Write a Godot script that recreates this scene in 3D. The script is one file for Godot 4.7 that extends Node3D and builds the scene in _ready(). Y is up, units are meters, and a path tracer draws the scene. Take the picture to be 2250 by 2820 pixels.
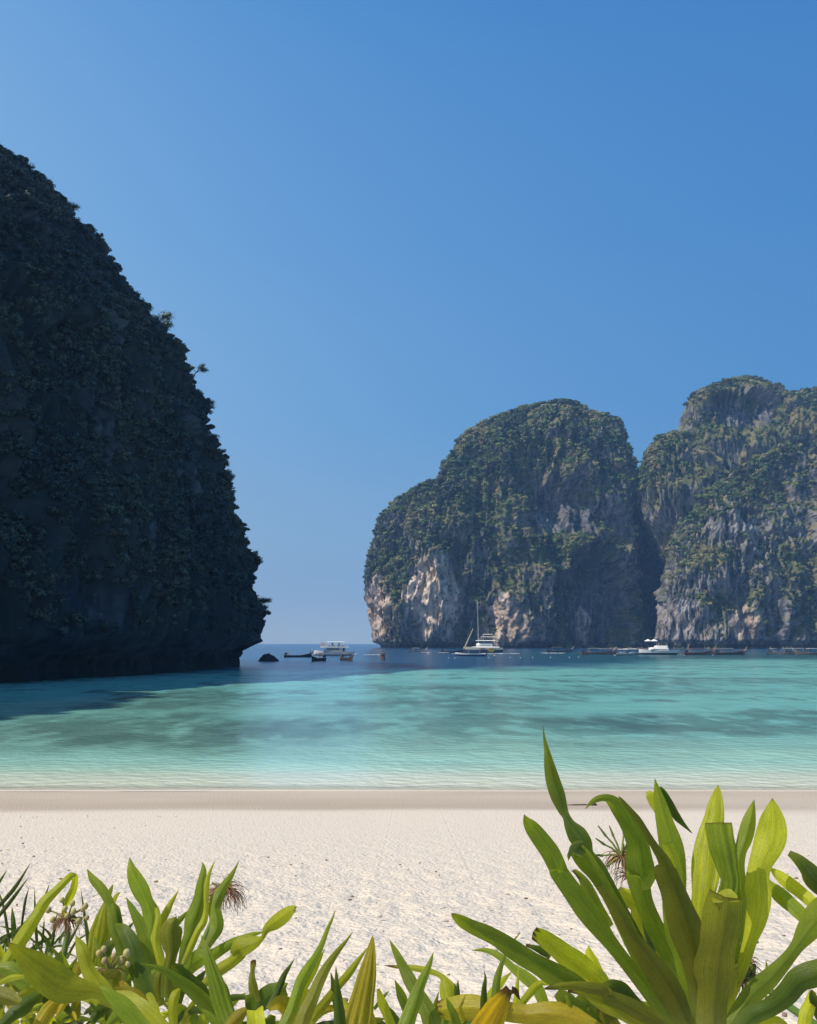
extends Node3D
# A sheltered bay: three limestone masses round turquoise water, boats, a white beach and lily plants in front.
const F := 2254.0
const TILT := 0.1583
const EYE := 5.0
var sinT := sin(TILT)
var cosT := cos(TILT)
var used := {}
var rng := RandomNumberGenerator.new()
var nz := FastNoiseLite.new()      # plain smooth noise
var nf := FastNoiseLite.new()      # fractal
var nr := FastNoiseLite.new()      # ridged
var nc := FastNoiseLite.new()      # cells
var M := {}

func at(u: float, v: float, d: float) -> Vector3:
	var a := (u - 1125.0) / F
	var b := (1410.0 - v) / F
	var f := cosT - b * sinT
	return Vector3(a / f * d, EYE + (b * cosT + sinT) / f * d, -d)

func numbered(called: String) -> String:
	if not used.has(called):
		used[called] = 0
		return called
	used[called] += 1
	return "%s_%03d" % [called, used[called]]

func tag(o: Node, label: String, category := "", group := "", kind := "") -> Node:
	if label: o.set_meta("label", label)
	if category: o.set_meta("category", category)
	if group: o.set_meta("group", group)
	if kind: o.set_meta("kind", kind)
	return o

func thing(called: String, where: Vector3, turn := 0.0) -> Node3D:
	var o := Node3D.new()
	o.name = numbered(called)
	add_child(o)
	o.position = where
	o.rotation.y = turn
	return o

func put(called: String, mesh: Mesh, mat: Material, parent: Node = null) -> MeshInstance3D:
	var o := MeshInstance3D.new()
	o.mesh = mesh
	if mat: o.material_override = mat
	if parent:
		var k := 0
		var nm := called
		while parent.has_node(nm):
			k += 1
			nm = "%s_%03d" % [called, k]
		o.name = nm
		parent.add_child(o)
	else:
		o.name = numbered(called)
		add_child(o)
	return o

func smat(c: Color, rough := 0.8, metal := 0.0) -> StandardMaterial3D:   # c: linear base colour
	var m := StandardMaterial3D.new()
	m.albedo_color = c.linear_to_srgb()
	m.roughness = rough
	m.metallic = metal
	return m

func ss(a: float, b: float, x: float) -> float:
	var t := clampf((x - a) / (b - a), 0.0, 1.0)
	return t * t * (3.0 - 2.0 * t)

func mix3(a: Color, b: Color, t: float) -> Color:
	return a.lerp(b, clampf(t, 0.0, 1.0))

# an ArrayMesh from a grid of points, rows of nu; wraps round in u if asked
func grid_mesh(P: PackedVector3Array, C: PackedColorArray, UV: PackedVector2Array, nu: int, nv: int, wrap := false, flip := false) -> ArrayMesh:
	var N := PackedVector3Array()
	N.resize(P.size())
	for j in nv:
		var j0 := maxi(j - 1, 0) * nu
		var j1 := mini(j + 1, nv - 1) * nu
		for i in nu:
			var i0 := (i - 1 + nu) % nu if wrap else maxi(i - 1, 0)
			var i1 := (i + 1) % nu if wrap else mini(i + 1, nu - 1)
			var n := (P[j1 + i] - P[j0 + i]).cross(P[j * nu + i1] - P[j * nu + i0])
			if flip: n = -n
			N[j * nu + i] = n.normalized() if n.length_squared() > 1e-14 else Vector3.UP
	var I := PackedInt32Array()
	var cols := nu if wrap else nu - 1
	I.resize((nv - 1) * cols * 6)
	var k := 0
	for j in nv - 1:
		for i in cols:
			var a := j * nu + i
			var b := j * nu + (i + 1) % nu
			var c := a + nu
			var d := b + nu
			if flip:
				I[k] = a; I[k + 1] = c; I[k + 2] = b; I[k + 3] = b; I[k + 4] = c; I[k + 5] = d
			else:
				I[k] = a; I[k + 1] = b; I[k + 2] = c; I[k + 3] = b; I[k + 4] = d; I[k + 5] = c
			k += 6
	var arr := []
	arr.resize(Mesh.ARRAY_MAX)
	arr[Mesh.ARRAY_VERTEX] = P
	arr[Mesh.ARRAY_NORMAL] = N
	if C.size(): arr[Mesh.ARRAY_COLOR] = C
	if UV.size(): arr[Mesh.ARRAY_TEX_UV] = UV
	arr[Mesh.ARRAY_INDEX] = I
	var m := ArrayMesh.new()
	m.add_surface_from_arrays(Mesh.PRIMITIVE_TRIANGLES, arr)
	return m

func noise_tex(size: int, freq: float, octaves: int, as_normal := false, strength := 4.0, seed_ := 1, kind := FastNoiseLite.TYPE_SIMPLEX_SMOOTH) -> NoiseTexture2D:
	var n := FastNoiseLite.new()
	n.seed = seed_
	n.noise_type = kind
	n.frequency = freq
	n.fractal_octaves = octaves
	var t := NoiseTexture2D.new()
	t.width = size
	t.height = size
	t.seamless = true
	t.noise = n
	t.as_normal_map = as_normal
	t.bump_strength = strength
	return t

# ---------------------------------------------------------------- sky, sun, camera
func sky_at(dir: Vector3, sun: Vector3) -> Color:      # clear air: pale at the horizon, deeper overhead and away from the sun
	var e := maxf(dir.y, 0.0)
	var stops := [[0.0, Color(0.60, 0.64, 0.68)], [0.05, Color(0.45, 0.57, 0.69)], [0.12, Color(0.36, 0.53, 0.715)], [0.26, Color(0.225, 0.44, 0.725)], [0.45, Color(0.120, 0.32, 0.645)], [0.66, Color(0.050, 0.21, 0.545)], [1.0, Color(0.026, 0.15, 0.46)]]
	var c: Color = stops[-1][1]
	for i in range(1, stops.size()):
		if e < stops[i][0]:
			c = (stops[i - 1][1] as Color).lerp(stops[i][1], (e - stops[i - 1][0]) / (stops[i][0] - stops[i - 1][0]))
			break
	var g := rad_to_deg(acos(clampf(dir.dot(sun), -1.0, 1.0)))
	var k := (clampf(g, 18.0, 108.0) - 80.0) * lerpf(0.35, 1.0, ss(0.0, 0.3, e))
	return Color(c.r * exp(-k / 27.0), c.g * exp(-k / 53.0), c.b * exp(-k / 115.0))

func make_world(sun: Vector3) -> void:
	var cam := Camera3D.new()
	cam.name = "camera"
	cam.position = Vector3(0, EYE, 0)
	cam.rotation.x = TILT
	cam.fov = rad_to_deg(2.0 * atan(1410.0 / F))
	cam.near = 0.1
	cam.far = 20000.0
	add_child(cam)
	cam.current = true
	var im := Image.create_empty(512, 256, false, Image.FORMAT_RGBF)
	for y in 256:
		var el := (0.5 - (y + 0.5) / 256.0) * PI
		for x in 512:
			var az := (x + 0.5) / 512.0 * TAU
			im.set_pixel(x, y, sky_at(Vector3(sin(az) * cos(el), sin(el), -cos(az) * cos(el)), sun))
	var pm := PanoramaSkyMaterial.new()
	pm.panorama = ImageTexture.create_from_image(im)
	var env := Environment.new()
	env.background_mode = Environment.BG_SKY
	env.sky = Sky.new()
	env.sky.sky_material = pm
	env.tonemap_mode = Environment.TONE_MAPPER_LINEAR
	env.tonemap_exposure = 1.0
	env.sdfgi_enabled = true
	env.ssao_enabled = true
	env.ssil_enabled = true
	env.fog_enabled = FOG > 0.0
	env.fog_density = FOG
	env.fog_light_color = Color(0.55, 0.76, 1.0)
	var we := WorldEnvironment.new()
	we.name = "world_environment"
	we.environment = env
	add_child(we)
	var l := DirectionalLight3D.new()
	l.name = "sun"
	l.light_energy = 1.6
	l.light_color = Color(1.0, 0.955, 0.88)
	l.light_angular_distance = 0.5
	l.shadow_enabled = true
	add_child(l)
	l.look_at_from_position(Vector3.ZERO, -sun, Vector3.UP)

# ---------------------------------------------------------------- beach and water
const BEACH := [[-10.0, 3.38], [0.0, 3.3], [4.0, 3.05], [8.0, 2.5], [12.0, 1.9], [18.0, 1.1], [24.0, 0.42], [29.3, 0.0], [34.0, -0.42], [40.0, -1.0], [60.0, -2.2], [90.0, -3.0]]

func beach_y(d: float) -> float:
	for i in range(1, BEACH.size()):
		if d < BEACH[i][0]:
			var t: float = (d - BEACH[i - 1][0]) / (BEACH[i][0] - BEACH[i - 1][0])
			return lerpf(BEACH[i - 1][1], BEACH[i][1], t)
	return -3.0

func make_beach() -> void:
	var nu := 640
	var nv := 470
	var P := PackedVector3Array(); P.resize(nu * nv)
	var C := PackedColorArray(); C.resize(nu * nv)
	var U := PackedVector2Array(); U.resize(nu * nv)
	var dry := Color(0.69, 0.59, 0.475)
	var wet := Color(0.43, 0.345, 0.262)
	for j in nv:
		var d := 1.05 * pow(63.0 / 1.05, float(j) / (nv - 1)) - 3.0
		var y0 := (beach_y(d - 0.7) + beach_y(d) * 2.0 + beach_y(d + 0.7)) * 0.25
		var amp := lerpf(1.0, 0.42, ss(9.5, 14.0, d)) * lerpf(1.0, 0.16, ss(14.0, 19.0, d)) * lerpf(1.0, 0.08, ss(19.5, 23.0, d))
		for i in nu:
			var x := (3.2 + d) * (float(i) / (nu - 1) - 0.5) * 1.56
			var w := nf.get_noise_2d(x * 9.0, d * 9.0)
			var h := nf.get_noise_2d(x * 30.0, d * 30.0) * 0.015 + nf.get_noise_2d(x * 5.0 + 300.0, d * 5.0) * 0.05
			var cell := nc.get_noise_2d(x * 2.6 + w * 0.55, d * 2.3 + w * 0.4)      # -1 at a foot's centre
			h += (ss(-0.95, -0.45, cell) - 0.7) * 0.036
			var cell2 := nc.get_noise_2d(x * 6.5 + 70.0 - w, d * 6.0 + w)
			h += (ss(-0.95, -0.4, cell2) - 0.7) * 0.014
			h += nf.get_noise_2d(x * 110.0, d * 110.0) * lerpf(0.006, 0.016, ss(8.0, 12.0, d))
			P[j * nu + i] = Vector3(x, y0 + h * amp * 0.85 + nf.get_noise_2d(x * 0.9, d * 0.9 + 50.0) * 0.10 * ss(30.0, 22.0, d), -d)
			var wn := nf.get_noise_2d(x * 1.2 + 90.0, d * 4.0)
			var k := ss(21.5, 23.9, d + wn * 1.3 + nf.get_noise_2d(x * 0.5 + 30.0, 2.0) * 0.8)
			var c := dry.lerp(wet, k * (0.80 + 0.35 * wn) * lerpf(1.0, 0.0, ss(28.7, 29.7, d)))
			c = c.lerp(Color(0.54, 0.46, 0.37), clampf(-nf.get_noise_2d(x * 140.0, d * 140.0) * 1.2 - 0.25, 0.0, 0.45) * (1.0 - k))
			C[j * nu + i] = c
			U[j * nu + i] = Vector2(x, d)
	var m := StandardMaterial3D.new()
	m.vertex_color_use_as_albedo = true
	m.roughness = 0.92
	m.heightmap_enabled = true
	m.heightmap_texture = noise_tex(512, 0.03, 5)
	m.heightmap_scale = 2.2
	m.uv1_scale = Vector3(0.8, 0.8, 1)
	tag(put("beach_sand", grid_mesh(P, C, U, nu, nv, false, true), m), "pale white coral sand beach churned with footprints, damp along the waterline", "", "", "structure")

func make_litter() -> void:      # bits of shell, coral and twig on the dry sand
	var r := RandomNumberGenerator.new()
	r.seed = 12
	var st := begin()
	for i in 900:
		var d := 5.0 + 17.0 * r.randf()
		var x := r.randf_range(-0.62, 0.62) * d
		var p := Vector3(x, beach_y(d) + 0.012, -d)
		var s := 0.004 + 0.016 * pow(r.randf(), 3.0)
		var c := Color(0.20, 0.15, 0.10) if r.randf() < 0.6 else Color(0.42, 0.38, 0.33)
		if r.randf() < 0.16:
			var a := r.randf() * TAU
			var l := r.randf_range(0.03, 0.12)
			tube_st(st, PackedVector3Array([p, p + Vector3(cos(a), 0.15, sin(a)) * l * 0.5, p + Vector3(cos(a + 0.4), 0.0, sin(a + 0.4)) * l]), 0.003, 0.002, 4, c * 0.8)
		else:
			ball_st(st, p, Vector3(s * r.randf_range(0.8, 1.8), s * 0.7, s), c, 6)
	tag(put("beach_litter", st.commit(), M.dry), "small bits of shell, coral and twig strewn on the dry sand", "", "", "stuff")

func reef(x: float, d: float) -> float:
	var q := 0.0
	for r in [[-16.0, 50.0, 13.0, 11.0, 0.9], [-20.0, 78.0, 12.0, 16.0, 0.75], [2.0, 66.0, 9.0, 13.0, 0.45], [4.0, 92.0, 16.0, 12.0, 0.55], [17.0, 54.0, 9.0, 6.5, 0.95], [27.0, 58.0, 8.0, 6.0, 0.8], [24.0, 88.0, 14.0, 8.0, 0.6], [44.0, 110.0, 20.0, 10.0, 0.45], [8.0, 42.0, 9.0, 4.0, 0.25]]:
		var a := Vector2((x - r[0]) / r[2], (d - r[1]) / r[3]).length()
		q = maxf(q, r[4] * ss(1.45, 0.15, a + nf.get_noise_2d(x * 2.2, d * 1.2) * 0.55))
	return q

func make_sea() -> void:
	var nu := 330
	var nv := 520
	var P := PackedVector3Array(); P.resize(nu * nv)
	var C := PackedColorArray(); C.resize(nu * nv)
	var U := PackedVector2Array(); U.resize(nu * nv)
	var shoal := Color(0.61, 0.635, 0.50)
	var jade := Color(0.33, 0.56, 0.46)
	var turq := Color(0.165, 0.45, 0.41)
	var bank := Color(0.048, 0.098, 0.082)
	var navy := Color(0.010, 0.065, 0.145)
	var teal := Color(0.008, 0.080, 0.095)
	for j in nv:
		var d := 28.4 * pow(3200.0 / 28.4, float(j) / (nv - 1))
		for i in nu:
			var x := (d + 4.0) * (float(i) / (nu - 1) - 0.5) * 1.9
			var sw := nf.get_noise_2d(x * 1.5, 3.0) * 0.6 + nf.get_noise_2d(x * 0.35, 8.0) * 1.5
			var e := d - 29.3 - sw * 0.5
			var c := shoal.lerp(jade, ss(0.8, 6.5, e + sw)).lerp(turq, ss(7.0, 26.0, e + nf.get_noise_2d(x, d) * 6.0))
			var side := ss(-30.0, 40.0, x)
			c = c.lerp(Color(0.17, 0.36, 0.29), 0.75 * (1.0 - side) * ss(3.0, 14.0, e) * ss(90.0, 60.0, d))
			if d < 150.0: c = c.lerp(bank, clampf(reef(x, d) * (0.8 + nf.get_noise_2d(x * 4.0, d * 2.0) * 1.0 + nf.get_noise_2d(x * 14.0, d * 7.0) * 1.0), 0.0, 0.62))
			var fine := nf.get_noise_2d(x * 3.0, d * 9.0)
			c = c * (1.0 + fine * 0.22 * ss(0.0, 8.0, e))
			c = c.lerp(bank * 0.9, clampf(nf.get_noise_2d(x * 1.1 + 40.0, d * 1.6) * 1.6 + nf.get_noise_2d(x * 9.0, d * 4.0) * 1.1 - 0.2, 0.0, 0.5) * ss(8.0, 20.0, e))
			# the drop-off into the deep channel
			var edge := 142.0 + ss(-60.0, 10.0, x) * 14.0 + ss(20.0, 110.0, x) * 62.0 + nf.get_noise_2d(x * 0.5, d * 0.2) * 26.0
			var deep := navy.lerp(teal, ss(15.0, 90.0, x) * ss(620.0, 260.0, d))
			c = c.lerp(deep, ss(edge - 14.0, edge + 26.0 + ss(10.0, 90.0, x) * 60.0, d + nf.get_noise_2d(x * 3.0, d * 0.8) * 14.0))
			c.a = lerpf(0.10, 0.99, ss(-0.5, 1.5, e))
			P[j * nu + i] = Vector3(x, 0.0, -d)
			C[j * nu + i] = c
			U[j * nu + i] = Vector2(x, d)
	var m := StandardMaterial3D.new()
	m.transparency = BaseMaterial3D.TRANSPARENCY_ALPHA
	m.vertex_color_use_as_albedo = true
	var white := Image.create_empty(4, 4, false, Image.FORMAT_RGB8)
	white.fill(Color.WHITE)
	m.albedo_texture = ImageTexture.create_from_image(white)
	m.roughness = 0.2
	m.metallic_specular = 0.25
	m.heightmap_enabled = true
	m.heightmap_texture = noise_tex(1024, 0.012, 5, false, 1.0, 7)
	m.heightmap_scale = 6.5
	m.uv1_scale = Vector3(0.075, 0.11, 1)
	tag(put("sea_water", grid_mesh(P, C, U, nu, nv, false, true), m), "calm bay water, jade over sand and turquoise over reef, turning navy offshore", "", "", "structure")
	# the thin line of foam where it laps the sand
	var fp := PackedVector3Array()
	var n := 900
	for j in 3:
		for i in n:
			var x := (float(i) / (n - 1) - 0.5) * 52.0
			var sw := nf.get_noise_2d(x * 1.5, 3.0) * 0.6 + nf.get_noise_2d(x * 0.35, 8.0) * 1.5
			var wid := (0.015 + 0.13 * clampf(0.35 + nf.get_noise_2d(x * 6.0, 55.0) * 1.6, 0.0, 1.0)) * lerpf(0.85, 0.02, ss(-10.0, 2.0, x))
			var d := 28.92 + sw * 0.25 + (j - 1.0) * wid
			fp.append(Vector3(x, beach_y(d) + 0.012 + (0.010 if j == 1 else 0.0), -d))
	tag(put("foam_line", grid_mesh(fp, PackedColorArray(), PackedVector2Array(), n, 3, false, true), smat(Color(0.74, 0.70, 0.63), 0.7)), "thin white foam line lapping along the damp sand", "", "", "stuff")
# ---------------------------------------------------------------- limestone
var cand_p := PackedVector3Array()
var cand_n := PackedVector3Array()
var cand_w := PackedFloat32Array()

# rows: from the water up, [y, centre x, centre z, radius across, radius along, turn]; hollows/pale/green/bare: [x, y, rx, ry, amount]
func loft(rows: Array, nfront: int, nback: int, nvr: int, k: Dictionary) -> ArrayMesh:
	var nu := nfront + nback
	var P := PackedVector3Array(); P.resize(nu * nvr)
	var O := PackedVector3Array(); O.resize(nu * nvr)
	var top: float = rows[-1][0]
	var base: float = rows[0][0]
	var rough: float = k.get("rough", 1.0)
	var notch: float = k.get("notch", 4.0)
	var notch_h: float = k.get("notch_h", 6.0)
	var sq: float = k.get("sq", 0.8)
	var hollows: Array = k.get("hollows", [])
	var s0: float = k.get("seed", 0.0)
	var a0: float = k.get("front", 0.0)
	var fine: float = k.get("fine", 0.0)
	for j in nvr:
		var tj := float(j) / (nvr - 1)
		var y: float = base + (top - base) * (tj * 0.85 + 0.15 * tj * tj)
		var i := 0
		while i < rows.size() - 2 and rows[i + 1][0] < y: i += 1
		var r0: Array = rows[i]
		var r1: Array = rows[i + 1]
		var t: float = clampf((y - r0[0]) / maxf(r1[0] - r0[0], 0.001), 0.0, 1.0)
		var cx := lerpf(r0[1], r1[1], t)
		var cz := lerpf(r0[2], r1[2], t)
		var ra := lerpf(r0[3], r1[3], t)
		var rb := lerpf(r0[4], r1[4], t)
		var turn := lerpf(r0[5], r1[5], t)
		var ct := cos(turn)
		var st := sin(turn)
		var near_top := ss(0.0, 12.0, top - y + 2.0)
		for q in nu:
			var th := PI * q / nfront if q < nfront else PI + PI * (q - nfront) / nback
			th = th + a0
			var c := cos(th)
			var s := sin(th)
			var lx := ra * signf(c) * pow(absf(c), sq)
			var lz := rb * signf(s) * pow(absf(s), sq)
			var p := Vector3(cx + lx * ct + lz * st, y, cz - lx * st + lz * ct)
			var nx := c / maxf(ra, 1.0)
			var nzz := s / maxf(rb, 1.0)
			var out := Vector3(nx * ct + nzz * st, 0.0, -nx * st + nzz * ct).normalized()
			var facing := absf(out.z) if k.get("keep_edge", true) else 1.0
			var big := 0.25 + 0.75 * facing
			var warp := nf.get_noise_3d(p.x * 0.7 + s0, y * 0.5, p.z * 0.7) * 9.0
			var d: float = nf.get_noise_3d(p.x * 0.55 + s0, y * 0.38, p.z * 0.55) * 22.0 * big * k.get("big", 1.0)
			d += nr.get_noise_3d((p.x + warp) * 1.0, y * 0.20 + s0, p.z * 1.0) * 8.5 * (0.4 + 0.6 * facing)
			d += nf.get_noise_3d(p.x * 9.0, y * 1.7 + s0, p.z * 9.0) * 2.6
			d += nr.get_noise_3d(p.x * 4.0 + 50.0, y * 0.7, p.z * 4.0 + s0) * 2.8
			if fine > 0.0: d += nf.get_noise_3d(p.x * 28.0, y * 3.0, p.z * 28.0) * 1.3
			# ledges: the face steps back in places
			var sy := (y + warp * 1.6) / 19.0 + nf.get_noise_3d(p.x * 0.5, 7.0 + s0, p.z * 0.5) * 2.5
			var fr := sy - floorf(sy)
			var lm := clampf(nf.get_noise_3d(p.x * 0.8 + 200.0, y * 0.4, p.z * 0.8 + s0) * 2.5 + 0.35, 0.0, 1.0)
			d += (0.5 - ss(0.0, 0.85, fr) + ss(0.93, 1.0, fr)) * 5.0 * lm * ss(10.0, 30.0, y) * (0.3 + 0.7 * facing)
			d = (d - 4.0) * rough
			for h in hollows:
				var a := Vector2((p.x - h[0]) / h[2], (y - h[1]) / h[3])
				var al := a.length() + nf.get_noise_3d(p.x * 3.0, y * 1.0, s0) * 0.35
				if al < 1.35: d += h[4] * ss(1.3, 0.75, al)
			# the sea has undercut the foot
			d -= notch * ss(notch_h * 1.15, notch_h * 0.55, y + nf.get_noise_3d(p.x * 3.0, 0.0, p.z * 3.0) * notch_h * 0.35) * ss(-3.0, 1.0, y)
			d = maxf(d * near_top, -0.85 * minf(ra, rb))
			P[j * nu + q] = p + out * d
			O[j * nu + q] = out
	var C := PackedColorArray(); C.resize(nu * nvr)
	var dark: Color = k.get("dark", Color(0.046, 0.051, 0.062))
	var grey: Color = k.get("grey", Color(0.175, 0.175, 0.18))
	var pale := Color(0.50, 0.41, 0.34)
	var rust := Color(0.36, 0.22, 0.14)
	var soil: Color = k.get("soil", Color(0.075, 0.092, 0.036))
	var meadow: Color = k.get("meadow", Color(0.19, 0.165, 0.075))
	var gaps: float = k.get("gaps", 0.75)
	var gb: float = k.get("green_bias", 0.0)
	for j in nvr:
		for q in nu:
			var id := j * nu + q
			var p := P[id]
			var qa := P[j * nu + (q + 1) % nu] - P[j * nu + (q - 1 + nu) % nu]
			var qb := P[mini(j + 1, nvr - 1) * nu + q] - P[maxi(j - 1, 0) * nu + q]
			var n := qb.cross(qa).normalized()
			if n.dot(O[id]) < 0.0 and absf(n.y) < 0.9: n = -n
			if n.y < 0.0 and j > nvr - 4: n = -n
			var st := nf.get_noise_3d(p.x * 7.0 + 20.0, p.y * 0.9, p.z * 7.0 + s0)
			if fine > 0.0: st = st * 0.6 + nf.get_noise_3d(p.x * 30.0, p.y * 2.5, p.z * 30.0) * 0.8
			var st2 := nf.get_noise_3d(p.x * 1.6, p.y * 0.5 + 60.0, p.z * 1.6 + s0)
			var c := dark.lerp(grey, clampf(0.42 + st * 1.7 + st2 * 0.8, 0.0, 1.0))
			var pw := ss(-0.12, -0.5, n.y) * float(k.get("overhang", 0.55))
			for h in k.get("pale", []):
				var a := Vector2((p.x - h[0]) / h[2], (p.y - h[1]) / h[3]).length()
				pw = maxf(pw, h[4] * ss(1.15, 0.65, a + st2 * 0.5))
			pw *= clampf(0.75 + st * 1.6, 0.12, 1.0)
			c = c.lerp(pale.lerp(rust, clampf(st2 * 1.3 + st * 0.8, 0.0, 0.8)), pw)
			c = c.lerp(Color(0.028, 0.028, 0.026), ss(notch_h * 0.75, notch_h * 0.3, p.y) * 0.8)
			var lush := nf.get_noise_3d(p.x * 1.1 + 500.0, p.y * 1.1, p.z * 1.1 + s0)
			var w := ss(0.12, 0.55, n.y) * 0.9 + ss(0.02, 0.35, lush + gb) * 0.62
			w += ss(0.5, 1.0, p.y / top) * 0.35
			for h in k.get("green", []):
				var a := Vector2((p.x - h[0]) / h[2], (p.y - h[1]) / h[3]).length()
				w += h[4] * ss(1.2, 0.6, a + lush * 0.6)
			w -= pw * 1.3
			var w0 := w
			w *= lerpf(1.0 - gaps, 1.0, ss(-0.30, 0.05, nf.get_noise_3d(p.x * 3.2, p.y * 2.4 + 33.0, p.z * 3.2)))
			w = clampf(w, 0.0, 1.0) * ss(notch_h * 0.9, notch_h * 1.7, p.y) * ss(-0.35, 0.0, n.y)
			c = c.lerp(soil.lerp(meadow, clampf(st2 * 2.0 + 0.35, 0.0, 1.0)), ss(0.25, 0.7, w0) * 0.85)
			C[id] = c
			if O[id].z > -0.25 and p.z < 0.0:
				cand_p.append(p)
				cand_n.append(n)
				cand_w.append(w)
	return grid_mesh(P, C, PackedVector2Array(), nu, nvr, true, false)

# table rows [v, left u, right u, radius along, depth shift] seen at a distance -> loft rows
func table(list: Array, depth: float) -> Array:
	var out := []
	for r in list:
		var dd: float = depth + (r[4] if r.size() > 4 else 0.0)
		var a := at(r[1], r[0], dd)
		var b := at(r[2], r[0], dd)
		out.append([a.y, (a.x + b.x) * 0.5, -dd, absf(b.x - a.x) * 0.5, r[3], 0.0])
	out[0][0] = -2.5
	return out

func spot(u: float, v: float, ru: float, rv: float, amount: float, depth: float) -> Array:
	var p := at(u, v, depth)
	return [p.x, p.y, ru * depth / F, rv * depth / F, amount]

# a tuft of foliage: many leaf-sized faces through a rounded, uneven volume
func clump(n: int, leaf: float, seed_: int, flat := 0.8) -> ArrayMesh:
	var r := RandomNumberGenerator.new()
	r.seed = seed_
	var st := SurfaceTool.new()
	st.begin(Mesh.PRIMITIVE_TRIANGLES)
	var lobes := []
	for i in 6:
		lobes.append([Vector3(r.randf_range(-0.6, 0.6), r.randf_range(-0.1, 0.5), r.randf_range(-0.6, 0.6)), r.randf_range(0.32, 0.6)])
	for i in n:
		var lb: Array = lobes[r.randi() % 6]
		var v := Vector3(r.randfn(), r.randfn(), r.randfn()).normalized()
		var p: Vector3 = lb[0] + v * lb[1] * pow(r.randf(), 0.4)
		p.y *= flat
		var nrm := (v + Vector3(0, 0.35, 0) + Vector3(r.randfn(), r.randfn(), r.randfn()) * 0.35).normalized()
		var t := nrm.cross(Vector3(r.randfn(), r.randfn(), r.randfn())).normalized()
		var b := nrm.cross(t)
		var s := leaf * r.randf_range(0.6, 1.4)
		var g := r.randf_range(0.75, 1.25)
		st.set_color(Color(g, g, g))
		st.set_normal(nrm)
		st.add_vertex(p + t * s)
		st.add_vertex(p - t * s * 0.5 - b * s * 0.7)
		st.add_vertex(p - t * s * 0.5 + b * s * 0.7)
	return st.commit()

func scatter(called: String, parent: Node, meshes: Array, count: int, size0: float, size1: float, palette: Array, mat: Material, s: int, squash := 1.0, vary := 0.38) -> void:
	var r := RandomNumberGenerator.new()
	r.seed = s
	var lists := []
	for i in meshes.size(): lists.append([])
	var total := cand_p.size()
	var tries := 0
	var made := 0
	while made < count and tries < count * 14:
		tries += 1
		var id := r.randi() % total
		var w := cand_w[id]
		if r.randf() > w * w: continue
		made += 1
		var sc := lerpf(size0, size1, pow(r.randf(), 2.2)) * (0.65 + 0.35 * w)
		var p := cand_p[id] + cand_n[id] * sc * 0.12 + Vector3(0, sc * 0.15, 0)
		var b := Basis(Vector3.UP, r.randf() * TAU) * Basis(Vector3.RIGHT, r.randf_range(-0.3, 0.3))
		b = b.scaled(Vector3(sc * r.randf_range(0.8, 1.2), sc * squash * r.randf_range(0.75, 1.15), sc * r.randf_range(0.8, 1.2)))
		var tone := nf.get_noise_3d(p.x * 0.9, p.y * 0.9 + 80.0, p.z * 0.9) * 1.7 + 0.5 + r.randfn() * 0.22
		var f := clampf(tone, 0.0, 0.999) * (palette.size() - 1)
		var c: Color = (palette[int(f)] as Color).lerp(palette[int(f) + 1], f - int(f)) * r.randf_range(1.0 - vary, 1.0 + vary)
		c.a = 1.0
		lists[r.randi() % meshes.size()].append([Transform3D(b, p), c])
	for i in meshes.size():
		var mm := MultiMesh.new()
		mm.transform_format = MultiMesh.TRANSFORM_3D
		mm.use_colors = true
		mm.mesh = meshes[i]
		mm.instance_count = lists[i].size()
		for q in lists[i].size():
			mm.set_instance_transform(q, lists[i][q][0])
			mm.set_instance_color(q, lists[i][q][1])
		var o := MultiMeshInstance3D.new()
		o.multimesh = mm
		o.material_override = mat
		o.name = called if i == 0 else "%s_%03d" % [called, i]
		o.set_meta("kind", "stuff")
		parent.add_child(o)

func clear_cand() -> void:
	cand_p = PackedVector3Array()
	cand_n = PackedVector3Array()
	cand_w = PackedFloat32Array()

func inside_outline(outline: Array, y: float, cx: float, cz: float, L: float, S: float, turn: float) -> bool:   # does the ring stay under the headland's outline?
	var ct := cos(turn)
	var st := sin(turn)
	for q in 120:
		var c := cos(TAU * q / 120.0)
		var s := sin(TAU * q / 120.0)
		var lx := L * signf(c) * pow(absf(c), 0.85)
		var lz := S * signf(s) * pow(absf(s), 0.85)
		var x := cx + lx * ct + lz * st
		var z := cz - lx * st + lz * ct
		if z > -8.0: continue
		var f := cosT * -z + (y - EYE) * sinT
		var u := 1125.0 + x / f * F
		var v := 1410.0 - ((y - EYE) * cosT + z * sinT) / f * F
		if u < -260.0: continue
		var lim := 1e6
		if v < outline[-1][0]: return false
		for i in range(1, outline.size()):
			if v >= outline[i][0]:
				lim = lerpf(outline[i][1], outline[i - 1][1], clampf((v - outline[i][0]) / (outline[i - 1][0] - outline[i][0]), 0.0, 1.0))
				break
		if u > lim - 12.0: return false
	return true

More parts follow.
